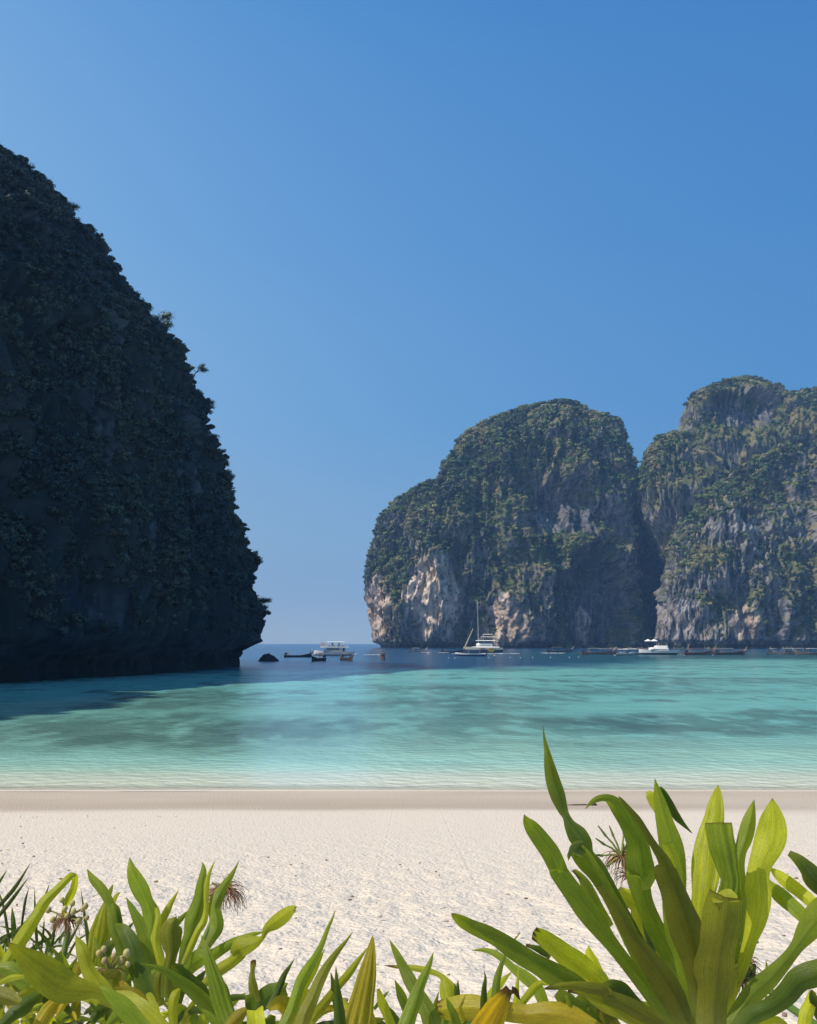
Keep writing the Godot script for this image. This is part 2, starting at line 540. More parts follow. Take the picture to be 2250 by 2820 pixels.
func make_cliffs() -> void:
	var rock := StandardMaterial3D.new()
	rock.vertex_color_use_as_albedo = true
	rock.roughness = 0.95
	rock.metallic_specular = 0.25
	var leafy := StandardMaterial3D.new()
	leafy.vertex_color_use_as_albedo = true
	leafy.roughness = 0.5
	leafy.metallic_specular = 0.5
	M.leafy = leafy
	M.rock = rock
	var far_clumps := [clump(260, 0.19, 11, 1.0), clump(260, 0.18, 12, 1.0), clump(280, 0.20, 13, 0.75)]
	var near_clumps := [clump(420, 0.15, 21), clump(420, 0.14, 22), clump(480, 0.16, 23, 0.6)]
	var greens := [Color(0.040, 0.072, 0.036), Color(0.058, 0.102, 0.038), Color(0.098, 0.155, 0.044), Color(0.175, 0.23, 0.062), Color(0.26, 0.235, 0.115)]
	var shaded_greens := [Color(0.014, 0.026, 0.022), Color(0.021, 0.037, 0.027), Color(0.028, 0.047, 0.032), Color(0.040, 0.060, 0.038), Color(0.052, 0.060, 0.046)]  # shade and bluish haze put into the headland's foliage colours
	# --- the shaded headland on the left
	var outline := [[1822, 668], [1790, 676], [1775, 705], [1745, 715], [1714, 717], [1680, 714], [1635, 702], [1596, 693], [1543, 680], [1504, 661], [1465, 641], [1400, 615], [1347, 602], [1295, 595], [1243, 582], [1203, 569], [1164, 563], [1125, 560], [1086, 543], [1033, 523], [1000, 490], [968, 471], [935, 445], [903, 425], [857, 386], [798, 353], [752, 314], [693, 294], [641, 268], [582, 235], [549, 209], [512, 170], [466, 131], [444, 98], [396, 59], [356, 0], [310, -90], [270, -230], [240, -420]]
	var rows := []
	for i in 34:
		var y := -2.5 + 142.0 * i / 33.0
		var t := clampf(y / 140.0, 0.0, 1.0)
		var cx := lerpf(-106.0, -130.0, t)
		var cz := lerpf(-132.0, -120.0, t)
		var lo := 0.02
		var hi := 1.6
		for b in 20:
			var mid_k := (lo + hi) * 0.5
			if inside_outline(outline, y, cx, cz, 98.0 * mid_k, 62.0 * mid_k, 1.2): lo = mid_k
			else: hi = mid_k
		rows.append([y, cx, cz, 98.0 * lo, 62.0 * lo, 1.2])
	clear_cand()
	var k := {"fine": 1.0, "gaps": 0.2, "meadow": Color(0.030, 0.037, 0.037), "soil": Color(0.018, 0.027, 0.027), "overhang": 0.06, "rough": 0.62, "notch": 2.2, "notch_h": 4.8, "seed": 31.0, "sq": 0.85, "keep_edge": false, "big": 0.14, "dark": Color(0.022, 0.030, 0.044), "grey": Color(0.070, 0.080, 0.100), "green_bias": 0.5, "front": -0.9}  # rock, soil and meadow tones carry the headland's blue shade in their colour
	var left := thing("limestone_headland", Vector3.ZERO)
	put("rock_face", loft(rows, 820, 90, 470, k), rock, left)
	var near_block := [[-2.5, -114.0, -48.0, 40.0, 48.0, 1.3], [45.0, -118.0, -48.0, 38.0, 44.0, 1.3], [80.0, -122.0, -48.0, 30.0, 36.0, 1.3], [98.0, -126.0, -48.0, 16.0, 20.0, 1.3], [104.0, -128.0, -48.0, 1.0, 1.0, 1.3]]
	put("rock_buttress", loft(near_block, 120, 60, 90, {"rough": 0.5, "notch": 2.0, "seed": 41.0, "soil": Color(0.018, 0.027, 0.027), "meadow": Color(0.030, 0.037, 0.037), "overhang": 0.06, "green_bias": 0.4, "keep_edge": false, "big": 0.4}), rock, left)  # soil and meadow keep the same shade-darkened colours
	tag(left, "dark shaded limestone headland rising steeply out of frame beside the bay mouth", "", "", "structure")
	scatter("cliff_foliage", left, near_clumps, 42000, 0.4, 1.6, shaded_greens, leafy, 5, 1.0, 0.2)
	# --- the domed islet in the middle
	var D := 800.0
	var isl := table([[1790, 1048, 1790, 66], [1770, 1036, 1786, 66], [1752, 1029, 1780, 66], [1700, 1026, 1772, 66], [1648, 1018, 1762, 67], [1596, 1012, 1754, 66], [1543, 1012, 1748, 62], [1504, 1017, 1746, 60], [1465, 1034, 1744, 58], [1426, 1046, 1741, 56], [1400, 1072, 1739, 54], [1367, 1105, 1736, 52], [1347, 1150, 1735, 50], [1328, 1196, 1733, 48], [1295, 1217, 1730, 46], [1256, 1237, 1725, 43], [1217, 1269, 1717, 38], [1177, 1321, 1696, 32], [1151, 1373, 1664, 26], [1138, 1412, 1632, 20], [1118, 1478, 1592, 12], [1108, 1530, 1560, 4]], D)
	clear_cand()
	var fd := D - 55.0
	k = {"rough": 1.0, "notch": 4.5, "notch_h": 5.5, "seed": 3.0,
		"hollows": [spot(1320, 1690, 52, 100, -17, fd), spot(1650, 1655, 120, 130, -34, fd), spot(1560, 1410, 90, 70, -10, fd), spot(1290, 1560, 60, 70, -9, fd), spot(1175, 1640, 70, 130, 8, fd), spot(1460, 1660, 60, 110, 8, fd), spot(1612, 1700, 30, 80, 12, fd), spot(1420, 1500, 60, 40, 6, fd)],
		"pale": [spot(1195, 1645, 80, 125, 1.3, fd), spot(1034, 1690, 44, 110, 1.3, fd), spot(1390, 1720, 55, 85, 1.15, fd), spot(1500, 1640, 26, 70, 0.7, fd), spot(1612, 1735, 24, 55, 0.9, fd), spot(1455, 1740, 40, 50, 0.5, fd)],
		"green": [spot(1400, 1240, 220, 70, 0.75, fd), spot(1300, 1380, 150, 80, 0.7, fd), spot(1560, 1510, 160, 45, 1.0, fd), spot(1390, 1560, 45, 80, 0.8, fd), spot(1240, 1500, 60, 40, 0.8, fd), spot(1600, 1330, 60, 60, 0.5, fd), spot(1080, 1560, 60, 80, 0.5, fd), spot(1560, 1410, 85, 75, -0.9, fd), spot(1640, 1680, 90, 90, -1.0, fd), spot(1330, 1700, 30, 30, 0.5, fd)]}
	var mid := thing("limestone_islet", Vector3.ZERO)
	put("rock_face", loft(isl, 430, 60, 330, k), rock, mid)
	tag(mid, "domed limestone islet with pale rock streaks at its foot and scrub on its crown", "", "", "structure")
	scatter("cliff_foliage", mid, far_clumps, 17000, 0.8, 3.6, greens, leafy, 6)
	# --- the broad cliff on the right: front wall, shoulder, dome and back ridge
	var right := thing("limestone_cliff", Vector3.ZERO)
	tag(right, "broad grey limestone cliff with a rounded shaded dome above scrub ledges", "", "", "structure")
	clear_cand()
	fd = 690.0
	var front := table([[1795, 1806, 2720, 52], [1775, 1800, 2720, 52], [1740, 1802, 2720, 52], [1687, 1808, 2720, 54], [1596, 1826, 2720, 50], [1530, 1840, 2720, 46], [1439, 1868, 2720, 38], [1373, 1905, 2720, 30], [1321, 1985, 2720, 24], [1270, 2060, 2700, 18], [1230, 2140, 2680, 12], [1190, 2230, 2640, 4]], 735.0)
	k = {"rough": 0.9, "notch": 6.0, "notch_h": 7.0, "seed": 71.0, "gaps": 0.9, "green_bias": -0.25, "sq": 0.62, "grey": Color(0.27, 0.27, 0.28),
		"hollows": [spot(2120, 1700, 24, 90, -9, fd), spot(1960, 1400, 40, 40, -8, fd), spot(2080, 1420, 30, 30, -8, fd)],
		"pale": [spot(2060, 1710, 42, 60, 0.85, fd), spot(1850, 1700, 40, 60, 0.35, fd), spot(1950, 1730, 60, 40, 0.3, fd)],
		"green": [spot(1935, 1395, 60, 30, 0.9, fd), spot(2080, 1330, 120, 40, 0.8, fd), spot(1960, 1530, 80, 40, 0.75, fd), spot(2200, 1560, 80, 60, 1.0, fd), spot(1985, 1665, 36, 45, 0.9, fd), spot(2076, 1660, 26, 45, 0.9, fd), spot(2200, 1690, 50, 60, 0.7, fd), spot(1822, 1640, 14, 110, 0.9, fd), spot(1880, 1700, 50, 70, -0.9, fd), spot(2020, 1450, 90, 30, -0.5, fd)]}
	put("rock_wall", loft(front, 420, 30, 270, k), rock, right)
	fd = 735.0
	var shoulder := table([[1795, 1830, 2080, 40], [1640, 1830, 2080, 40], [1582, 1834, 2080, 40], [1500, 1806, 2060, 40], [1439, 1768, 2040, 40], [1373, 1750, 2010, 38], [1345, 1740, 2000, 36], [1328, 1744, 1990, 33], [1288, 1760, 1960, 28], [1236, 1786, 1930, 20], [1210, 1806, 1900, 14], [1194, 1850, 1890, 4]], 775.0)
	k = {"rough": 0.8, "notch": 0.0, "notch_h": 3.0, "seed": 113.0, "green": [spot(1800, 1310, 60, 60, 0.5, fd), spot(1850, 1500, 60, 40, 0.8, fd)]}
	put("rock_shoulder", loft(shoulder, 240, 30, 190, k), rock, right)
	var dome := table([[1500, 1850, 2230, 60], [1300, 1862, 2200, 52], [1200, 1872, 2180, 46], [1164, 1878, 2165, 42], [1112, 1884, 2150, 36], [1092, 1898, 2140, 30], [1076, 1925, 2125, 24], [1060, 1965, 2100, 17], [1050, 2010, 2080, 10], [1044, 2045, 2062, 3]], 800.0)
	k = {"rough": 0.6, "notch": 0.0, "notch_h": 3.0, "seed": 151.0, "hollows": [spot(2050, 1135, 105, 62, -26, 770.0)], "green": [spot(1970, 1085, 80, 26, 0.9, 770.0), spot(2040, 1140, 80, 45, -1.0, 770.0), spot(2050, 1200, 150, 26, 0.9, 770.0)]}
	put("rock_dome", loft(dome, 240, 30, 150, k), rock, right)
	var ridge := table([[1500, 2040, 2800, 60], [1300, 2060, 2780, 54], [1200, 2080, 2760, 46], [1140, 2110, 2740, 36], [1105, 2140, 2720, 26], [1088, 2160, 2700, 18], [1078, 2190, 2600, 10], [1070, 2240, 2500, 3]], 790.0)
	k = {"rough": 0.8, "notch": 0.0, "notch_h": 3.0, "seed": 191.0, "green": [spot(2190, 1180, 80, 60, 0.5, 760.0)]}
	put("rock_ridge", loft(ridge, 260, 30, 150, k), rock, right)
	var gully := table([[1790, 1640, 1960, 30], [1500, 1650, 1960, 30], [1400, 1670, 1960, 28], [1345, 1700, 1950, 22], [1325, 1735, 1940, 10], [1310, 1760, 1900, 3]], 880.0)
	k = {"rough": 0.5, "grey": Color(0.08, 0.085, 0.095), "notch": 0.0, "notch_h": 3.0, "seed": 211.0, "green_bias": -0.4}  # darker grey: the gully's shadow is put into its rock colour
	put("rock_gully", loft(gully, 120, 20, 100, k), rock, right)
	scatter("cliff_foliage", right, far_clumps, 13000, 0.8, 3.4, greens, leafy, 7)
# ---------------------------------------------------------------- lily plants in front
const TILE := {"S": [0.0, 0.0, 1.0], "A": [1400.0, 1980.0, 3.8222], "B": [1800.0, 2100.0, 3.8222], "C": [1200.0, 2380.0, 3.44], "D": [1650.0, 2380.0, 2.8667], "E": [0.0, 2360.0, 3.8222], "F": [300.0, 2340.0, 4.3], "G": [640.0, 2440.0, 3.7391], "H": [1000.0, 2480.0, 3.7391]}
var DK := Color(0.088, 0.15, 0.028)     # deep green
var MG := Color(0.28, 0.385, 0.045)     # fresh green
var OL := Color(0.285, 0.295, 0.04)     # olive
var YG := Color(0.68, 0.72, 0.07)       # yellow green
var YE := Color(0.62, 0.50, 0.055)       # pale yellow
var GO := Color(0.80, 0.50, 0.020)       # dying gold
var leaf_count := 0

func make_leaf_material() -> void:
	var r := RandomNumberGenerator.new()
	r.seed = 77
	var im := Image.create_empty(128, 512, false, Image.FORMAT_RGB8)
	var lines := []
	for x in 128: lines.append(r.randf())
	for y in 512:
		for x in 128:
			var u := x / 127.0
			var mid := exp(-pow((u - 0.5) * 40.0, 2.0))
			var vein: float = 0.86 + 0.14 * float(lines[x]) * (0.6 + 0.4 * sin(u * 90.0))
			var blot := nf.get_noise_2d(u * 60.0, y * 0.45) * 0.07 + nf.get_noise_2d(u * 260.0, y * 3.0) * 0.05
			var k := clampf(vein + blot, 0.0, 1.0)
			var c := Color(k, k, k * 0.95).lerp(Color(1.0, 1.0, 0.75), mid * 0.6)
			if nf.get_noise_2d(u * 330.0 + 900.0, y * 5.0) > 0.5: c = c.lerp(Color(0.62, 0.5, 0.3), 0.4)
			im.set_pixel(x, y, c)
	var m := StandardMaterial3D.new()
	m.vertex_color_use_as_albedo = true
	m.albedo_texture = ImageTexture.create_from_image(im)
	m.roughness = 0.38
	m.metallic_specular = 0.42
	m.backlight_enabled = true
	m.backlight = Color(1.08, 1.1, 0.42)
	m.heightmap_enabled = true
	m.heightmap_texture = m.albedo_texture
	m.heightmap_scale = 0.5
	m.cull_mode = BaseMaterial3D.CULL_DISABLED
	M.leaf = m

func unpack(list: Array) -> PackedVector3Array:   # tile letters and u, v, w triples -> picture points and widths
	var out := PackedVector3Array()
	var o: Array = TILE["D"]
	var i := 0
	while i < list.size():
		if list[i] is String:
			o = TILE[list[i]]
			i += 1
			continue
		out.append(Vector3(o[0] + list[i] / o[2], o[1] + list[i + 1] / o[2], list[i + 2] / o[2]))
		i += 3
	return out

func curve(p: PackedVector3Array, t: float) -> Vector3:
	var n := p.size() - 1
	var f := clampf(t, 0.0, 1.0) * n
	var i := mini(int(f), n - 1)
	var u := f - i
	return p[i].cubic_interpolate(p[i + 1], p[maxi(i - 1, 0)], p[mini(i + 2, n)], u)

# a strap leaf from its base to its tip. o: tip (brown share), blunt, fold (channel), pleat, roll, ruffle, shine
func leaf(plant: Node3D, col: Color, d0: float, d1: float, list: Array, o := {}) -> void:
	leaf_count += 1
	var r := RandomNumberGenerator.new()
	r.seed = 1000 + leaf_count
	var pts := unpack(list)
	var w3 := PackedVector3Array()
	var wid := PackedVector3Array()
	for i in pts.size():
		var t := float(i) / (pts.size() - 1)
		var d: float = lerpf(d0, d1, t) + o.get("arch", 0.0) * sin(PI * t)
		w3.append(at(pts[i].x, pts[i].y, d))
		wid.append(Vector3(maxf(pts[i].z, 0.3) * d / F, 0, 0))
	var nv := 12 + pts.size() * 4
	var nu := 9 if o.get("pleat", 0.0) == 0.0 else 17
	var P := PackedVector3Array()
	var C := PackedColorArray()
	var U := PackedVector2Array()
	var eye := Vector3(0, EYE, 0)
	var roll: float = o.get("roll", r.randf_range(-0.45, 0.45))
	var fold: float = o.get("fold", r.randf_range(0.30, 0.62))
	var ruf: float = o.get("ruffle", 0.16)
	var pleat: float = o.get("pleat", 0.0)
	var ph := r.randf() * TAU
	var brown := Color(0.15, 0.075, 0.03)
	var tipb: float = o.get("tip", 0.0)
	var tone := r.randf_range(0.9, 1.12)
	var len := 0.0
	var last := w3[0]
	for j in nv:
		var t := float(j) / (nv - 1)
		var c0 := curve(w3, t)
		var hw := absf(curve(wid, t).x) * 0.5
		var tan := (curve(w3, t + 0.012) - curve(w3, t - 0.012)).normalized()
		var view := (c0 - eye).normalized()
		var side := tan.cross(view).normalized()
		var back := side.cross(tan).normalized()
		var rl: float = roll * (0.55 + 0.45 * sin(ph + t * 3.0))
		var sd := side * cos(rl) + back * sin(rl)
		var nn := sd.cross(tan).normalized()
		hw *= 0.95 / maxf(cos(rl), 0.7)
		hw *= 1.0 + 0.045 * sin(t * 17.0 + ph) * sin(t * 6.0 + ph * 2.0)
		len += c0.distance_to(last)
		last = c0
		for i in nu:
			var c := float(i) / (nu - 1) * 2.0 - 1.0
			var p := c0 + sd * hw * c
			p += nn * hw * fold * (pow(absf(c), 1.05) - 0.45)
			p += nn * hw * ruf * sin(len * 21.0 + ph + signf(c) * 1.1) * c * c * signf(c)
			if pleat > 0.0: p += nn * hw * pleat * cos(c * PI * 3.5) * (0.5 + 0.5 * (1.0 - t))
			P.append(p)
			U.append(Vector2(c * 0.5 + 0.5, len * 1.4 + ph))
			var cc := col * tone
			cc = cc.lerp(YG, 0.22 * ss(0.55, 1.0, t) + 0.10 * c * c)
			cc = cc.lerp(Color(0.42, 0.48, 0.20), 0.35 * ss(0.18, 0.0, t))
			if pleat > 0.0: cc = cc.lerp(DK * 1.6, 0.35 * clampf(cos(c * PI * 3.5), 0.0, 1.0))
			if tipb > 0.0:
				var e := ss(1.0 - tipb, 1.0 - tipb * 0.35, t + 0.03 * sin(c * 9.0 + ph) + absf(c) * tipb * 0.35)
				cc = cc.lerp(brown, e)
			else:
				cc = cc.lerp(brown, 0.8 * ss(0.965, 1.0, t))
			cc.a = 1.0
			C.append(cc)
	var me := put("leaf", grid_mesh(P, C, U, nu, nv), M.leaf, plant)
	if o.has("label"): me.set_meta("label", o.label)

func tube_st(st: SurfaceTool, pts: PackedVector3Array, r0: float, r1: float, sides: int, col: Color) -> void:
	var n := pts.size()
	var ring := []
	for i in n:
		var tan := (pts[mini(i + 1, n - 1)] - pts[maxi(i - 1, 0)]).normalized()
		var a := tan.cross(Vector3(0.31, 0.2, 0.93)).normalized()
		var b := tan.cross(a)
		var rr := lerpf(r0, r1, float(i) / (n - 1))
		var row := []
		for q in sides:
			var th := TAU * q / sides
			row.append([pts[i] + (a * cos(th) + b * sin(th)) * rr, a * cos(th) + b * sin(th)])
		ring.append(row)
	for i in n - 1:
		for q in sides:
			var q2 := (q + 1) % sides
			for k in [[i, q], [i + 1, q], [i, q2], [i, q2], [i + 1, q], [i + 1, q2]]:
				st.set_color(col)
				st.set_normal(ring[k[0]][k[1]][1])
				st.add_vertex(ring[k[0]][k[1]][0])

func ball_st(st: SurfaceTool, c: Vector3, r: Vector3, col: Color, n := 8) -> void:
	for j in n / 2:
		for i in n:
			var quad := []
			for k in [[i, j], [i + 1, j], [i + 1, j + 1], [i, j + 1]]:
				var th: float = TAU * k[0] / n
				var ph: float = PI * k[1] / (n / 2)
				quad.append(Vector3(cos(th) * sin(ph), cos(ph), sin(th) * sin(ph)))
			for k in [0, 2, 1, 0, 3, 2]:
				st.set_color(col)
				st.set_normal((quad[k] / r).normalized())
				st.add_vertex(c + quad[k] * r)

func begin() -> SurfaceTool:
	var st := SurfaceTool.new()
	st.begin(Mesh.PRIMITIVE_TRIANGLES)
	return st

# a spent flower head: stalk, wiry brown threads, and fruits or stiff green tubes
func flower_head(plant: Node3D, c: Vector3, foot: Vector3, size: float, threads: int, spread: Vector3, s: int, fruits: Array, fruit_r := 0.0, bent := true) -> void:
	var r := RandomNumberGenerator.new()
	r.seed = s
	var st := begin()
	var mid := c.lerp(foot, 0.5) + Vector3(0.01, 0.02, 0)
	tube_st(st, PackedVector3Array([foot, mid, c]), 0.013, 0.009, 8, Color(0.12, 0.17, 0.035))
	var stalk := put("flower_stalk", st.commit(), M.dry, plant)
	st = begin()
	for i in threads:
		var dir := Vector3(r.randfn() * spread.x, r.randfn() * 0.5 * spread.y + (0.2 if bent else 0.5), r.randfn() * spread.z).normalized()
		var l := size * r.randf_range(0.55, 1.1)
		var p := PackedVector3Array()
		var q := c + dir * size * 0.08
		var vel := dir
		for k in 7:
			p.append(q)
			q += vel * l / 6.0
			vel = (vel + Vector3(r.randfn() * 0.22, -0.42 if bent else -0.05, r.randfn() * 0.22)).normalized()
		tube_st(st, p, 0.0017, 0.0007, 4, Color(0.24, 0.13, 0.07) * r.randf_range(0.6, 1.7))
	put("withered_petals", st.commit(), M.dry, stalk)
	for f in fruits:
		st = begin()
		var p: Vector3 = c + f * size
		tube_st(st, PackedVector3Array([c, c.lerp(p, 0.55) + Vector3(0, 0.006, 0), p]), 0.004, 0.003, 5, Color(0.25, 0.26, 0.07))
		if fruit_r > 0.0:
			ball_st(st, p, Vector3(1.0, 1.1, 1.0) * fruit_r * r.randf_range(0.85, 1.15), Color(0.42, 0.39, 0.15).lerp(Color(0.34, 0.24, 0.11), r.randf()), 12)
			put("fruit", st.commit(), M.dry, stalk)
		else:
			tube_st(st, PackedVector3Array([p, p + f * size * 0.5]), 0.005, 0.002, 5, Color(0.16, 0.20, 0.05))
			put("dry_bud", st.commit(), M.dry, stalk)

func plant_at(u: float, d: float, label: String, lean := 0.0) -> Node3D:
	var foot := at(u, 2950, d)
	foot.y = beach_y(d) - 0.05
	var t := thing("lily_plant", foot)
	tag(t, label, "plant", "lily plants along the edge of the beach")
	var st := begin()
	var topp := at(u + lean, 2830, d) - foot
	var pts := PackedVector3Array([Vector3(0, 0, 0), topp * 0.5 + Vector3(0.02, 0, 0), topp])
	tube_st(st, pts, 0.075, 0.05, 12, Color(0.20, 0.22, 0.09))
	put("false_stem", st.commit(), M.dry, t)
	return t

func own(plant: Node3D) -> void:      # leaf and stalk meshes were laid out in the scene's axes: bring them to the plant's
	for c in plant.get_children():
		if c.name.begins_with("false_stem"): continue
		(c as Node3D).position = -plant.position

func make_plants() -> void:
	make_leaf_material()
	# ---- the tall plant on the right
	var p := plant_at(1945, 2.75, "tallest broad-leaved lily plant, its leaf tips reaching up in front of the sea")
	leaf(p, DK, 2.8, 3.1, ["D", 760, 1300, 60, 560, 1060, 90, 380, 760, 110, 200, 420, 110, "A", 1010, 1700, 150, 920, 1540, 150, 840, 1420, 120, 790, 1310, 190, 720, 1220, 210, 650, 1120, 130, 610, 1030, 82, 570, 950, 110, 515, 800, 160, 465, 640, 150, 430, 480, 112, 405, 330, 62, 378, 200, 30, 362, 60, 2], {"roll": 0.15})
	leaf(p, MG, 2.68, 2.5, ["D", 640, 1330, 80, 500, 1150, 110, 350, 950, 110, 200, 760, 105, "C", 1640, 720, 140, 1530, 565, 190, 1420, 420, 215, 1290, 250, 190, 1170, 80, 175, "A", 520, 1570, 190, 450, 1420, 200, 360, 1290, 185, 260, 1160, 150, 200, 1080, 90, 165, 1005, 3], {"roll": -0.3, "fold": 0.3})
	leaf(p, MG * 0.85, 2.72, 2.75, ["D", 700, 1300, 80, 480, 1010, 120, 340, 760, 130, 200, 480, 130, 90, 270, 110, "A", 930, 1650, 170, 820, 1510, 190, 740, 1400, 175, 715, 1350, 150], {"roll": 0.2})
	leaf(p, DK, 2.70, 2.78, ["A", 690, 1440, 130, 700, 1400, 150, 745, 1335, 150, 790, 1300, 60], {"roll": 0.5, "fold": 0.7})
	leaf(p, OL * 0.8, 2.62, 2.55, ["D", 720, 1320, 100, 600, 1080, 190, 480, 880, 200, 360, 720, 150, 250, 560, 110, 150, 380, 110, 60, 250, 80, 0, 160, 40])
	leaf(p, MG, 2.80, 2.62, ["D", 800, 1300, 70, 700, 1030, 100, 610, 830, 130, 520, 650, 150, 425, 470, 140, 350, 290, 140, 310, 110, 190, "A", 1400, 1640, 300, 1375, 1480, 280, 1360, 1330, 235, 1310, 1200, 200, 1250, 1080, 190, 1180, 970, 175, 1110, 880, 130, 1030, 830, 75, 930, 845, 60, 860, 890, 35, 812, 945, 4], {"roll": 0.25, "fold": 0.4})
	leaf(p, OL * 0.75, 2.60, 2.50, ["D", 820, 1320, 80, 775, 1050, 110, 740, 860, 130, 735, 720, 210, 705, 560, 260, 650, 400, 230, 590, 220, 190, 525, 60, 170, "A", 1640, 1500, 130, 1540, 1340, 85, 1450, 1190, 75, 1370, 1060, 70, 1280, 955, 55, 1200, 860, 35, 1160, 812, 4], {"roll": -0.35, "fold": 0.35})
	leaf(p, MG, 2.82, 2.95, ["D", 840, 1310, 70, 760, 900, 100, 690, 520, 150, "B", 250, 1380, 180, 235, 1180, 210, 210, 990, 240, 170, 820, 240, 120, 640, 190, 80, 480, 140, 40, 310, 80, 12, 165, 3], {"roll": 0.35, "fold": 0.55})
	leaf(p, DK, 2.98, 3.0, ["B", 60, 260, 40, 110, 330, 70, 170, 450, 90, 240, 570, 85, 320, 660, 45, 410, 748, 3])
	leaf(p, YG, 2.97, 2.99, ["A", 1580, 1000, 50, 1530, 900, 85, 1490, 800, 90, 1465, 765, 40])
	leaf(p, YG, 2.72, 2.70, ["B", 270, 1400, 100, 235, 1150, 130, 190, 980, 135, 140, 850, 118], {"roll": 0.1})
	leaf(p, YG * 0.85, 2.78, 3.0, ["D", 860, 1310, 80, 800, 760, 120, 805, 480, 170, "B", 520, 1400, 240, 540, 1200, 280, 560, 1000, 280, 590, 780, 260, 630, 580, 205, 652, 430, 160, 668, 320, 95, 680, 235, 3], {"roll": 0.2, "pleat": 0.05})
	leaf(p, MG * 0.9, 2.72, 2.80, ["D", 900, 1310, 80, 930, 900, 120, 930, 500, 150, "B", 800, 1300, 190, 770, 1100, 230, 725, 900, 265, 697, 760, 275, 679, 632, 272], {"pleat": 0.13, "roll": 0.1})
	leaf(p, MG * 0.8, 2.85, 2.98, ["D", 930, 1310, 70, 1060, 850, 70, 1110, 520, 80, 1115, 300, 100, "B", 910, 1250, 125, 890, 1080, 130, 915, 930, 120, 960, 800, 150, 1000, 650, 140, 1035, 500, 80, 1060, 388, 3], {"roll": -0.4})
	leaf(p, YG * 0.9, 2.78, 2.88, ["D", 930, 1320, 60, 1060, 1000, 70, 1140, 780, 85, 1190, 600, 100, 1235, 450, 150, "B", 1105, 1480, 240, 1095, 1330, 255, 1095, 1180, 225, 1130, 1040, 230, 1190, 900, 270, 1240, 760, 290, 1255, 600, 250, 1255, 470, 130, 1250, 375, 3], {"roll": 0.15, "fold": 0.22})
	leaf(p, OL, 2.52, 2.42, ["D", 880, 1340, 210, 890, 1130, 225, 900, 1000, 240, 905, 900, 290, 912, 800, 300, 930, 680, 255, 950, 560, 285, 968, 450, 300, 985, 340, 265, 1000, 250, 240], {"roll": -0.1, "fold": 0.3, "label": "broad olive leaf with a torn blunt end"})
	leaf(p, YG * 0.8, 2.42, 2.46, ["D", 1000, 300, 200, 985, 240, 170, 960, 212, 60], {"fold": 0.1})
	leaf(p, MG, 2.66, 2.72, ["D", 800, 1320, 60, 725, 1120, 50, 690, 960, 95, 665, 830, 110, 640, 700, 130, 600, 560, 150, 560, 400, 110, 530, 260, 60, 505, 170, 10], {"roll": 0.4})
	leaf(p, MG * 0.75, 2.62, 2.30, ["D", 620, 1400, 80, 300, 1230, 90, 0, 1080, 100, "C", 1340, 1130, 140, 1230, 1085, 180, 1100, 1030, 195, 980, 960, 175, 850, 885, 170, 720, 800, 170, 600, 715, 150, 480, 650, 140, 340, 590, 115, 240, 535, 95, 175, 490, 50, 150, 466, 10], {"tip": 0.07, "roll": -0.25})
	leaf(p, YG, 2.75, 2.65, ["D", 650, 1380, 70, 300, 1170, 100, 60, 1010, 130, "C", 1560, 1110, 165, 1440, 1030, 215, 1330, 940, 230, 1220, 850, 190, 1120, 770, 175, 1020, 700, 150, 925, 650, 112], {"tip": 0.05, "fold": -0.55, "roll": 0.1, "label": "bright yellow-green leaf with a torn brown end"})
	leaf(p, DK, 2.73, 2.74, ["C", 1090, 870, 70, 1000, 820, 75, 930, 790, 45, 855, 765, 25], {"tip": 0.2})
	leaf(p, YG, 3.0, 3.05, ["C", 1620, 1150, 80, 1530, 1020, 115, 1480, 920, 115, 1455, 840, 80, 1450, 772, 5], {"pleat": 0.06})
	leaf(p, OL, 2.52, 2.40, ["D", 700, 1400, 60, 520, 1270, 110, 350, 1180, 120, 200, 1100, 115, 60, 1045, 100, "C", 1600, 1200, 110, 1450, 1170, 100, 1300, 1150, 62, 1150, 1160, 55, 1030, 1180, 12], {"tip": 0.08})
	leaf(p, YG * 0.7, 2.54, 2.44, ["D", 440, 1340, 70, 250, 1210, 105, 100, 1130, 115, 0, 1090, 85, "C", 1420, 1230, 60, 1250, 1200, 20], {"tip": 0.1})
	leaf(p, DK, 2.64, 2.58, ["D", 440, 1220, 60, 300, 1100, 75, 190, 1000, 115, 100, 960, 85, 0, 985, 40])
	leaf(p, MG * 0.7, 2.60, 2.75, ["D", 960, 1370, 60, 1120, 1130, 115, 1230, 1000, 145, 1350, 890, 125, 1470, 760, 95, 1560, 640, 90, 1640, 520, 160, 1730, 410, 210, 1830, 300, 170, 1900, 200, 5], {"roll": 0.35, "fold": 0.5})
	leaf(p, DK, 2.50, 2.35, ["D", 1000, 1390, 80, 1200, 1200, 125, 1350, 1130, 130, 1480, 1030, 150, 1580, 920, 165, 1720, 860, 170, 1850, 790, 120, 1950, 740, 5], {"roll": -0.2})
	leaf(p, YG * 0.8, 2.95, 3.05, ["D", 500, 760, 80, 390, 600, 115, 310, 450, 105, 300, 340, 110, 220, 260, 120, 150, 200, 60])
	leaf(p, MG, 2.83, 2.86, ["C", 1640, 600, 90, 1520, 400, 115, 1440, 240, 110, 1380, 130, 70, 1310, 60, 40], {"fold": 0.6})
	leaf(p, DK, 2.84, 2.86, ["C", 1560, 420, 40, 1480, 300, 60, 1440, 200, 60, 1360, 120, 40, 1300, 55, 20], {"fold": 0.7})
	leaf(p, DK, 2.66, 2.70, ["C", 1520, 1600, 90, 1380, 1430, 150, 1250, 1310, 160, 1150, 1210, 90])
	leaf(p, DK, 2.72, 2.76, ["C", 1700, 1600, 90, 1450, 1400, 170, 1330, 1260, 120])
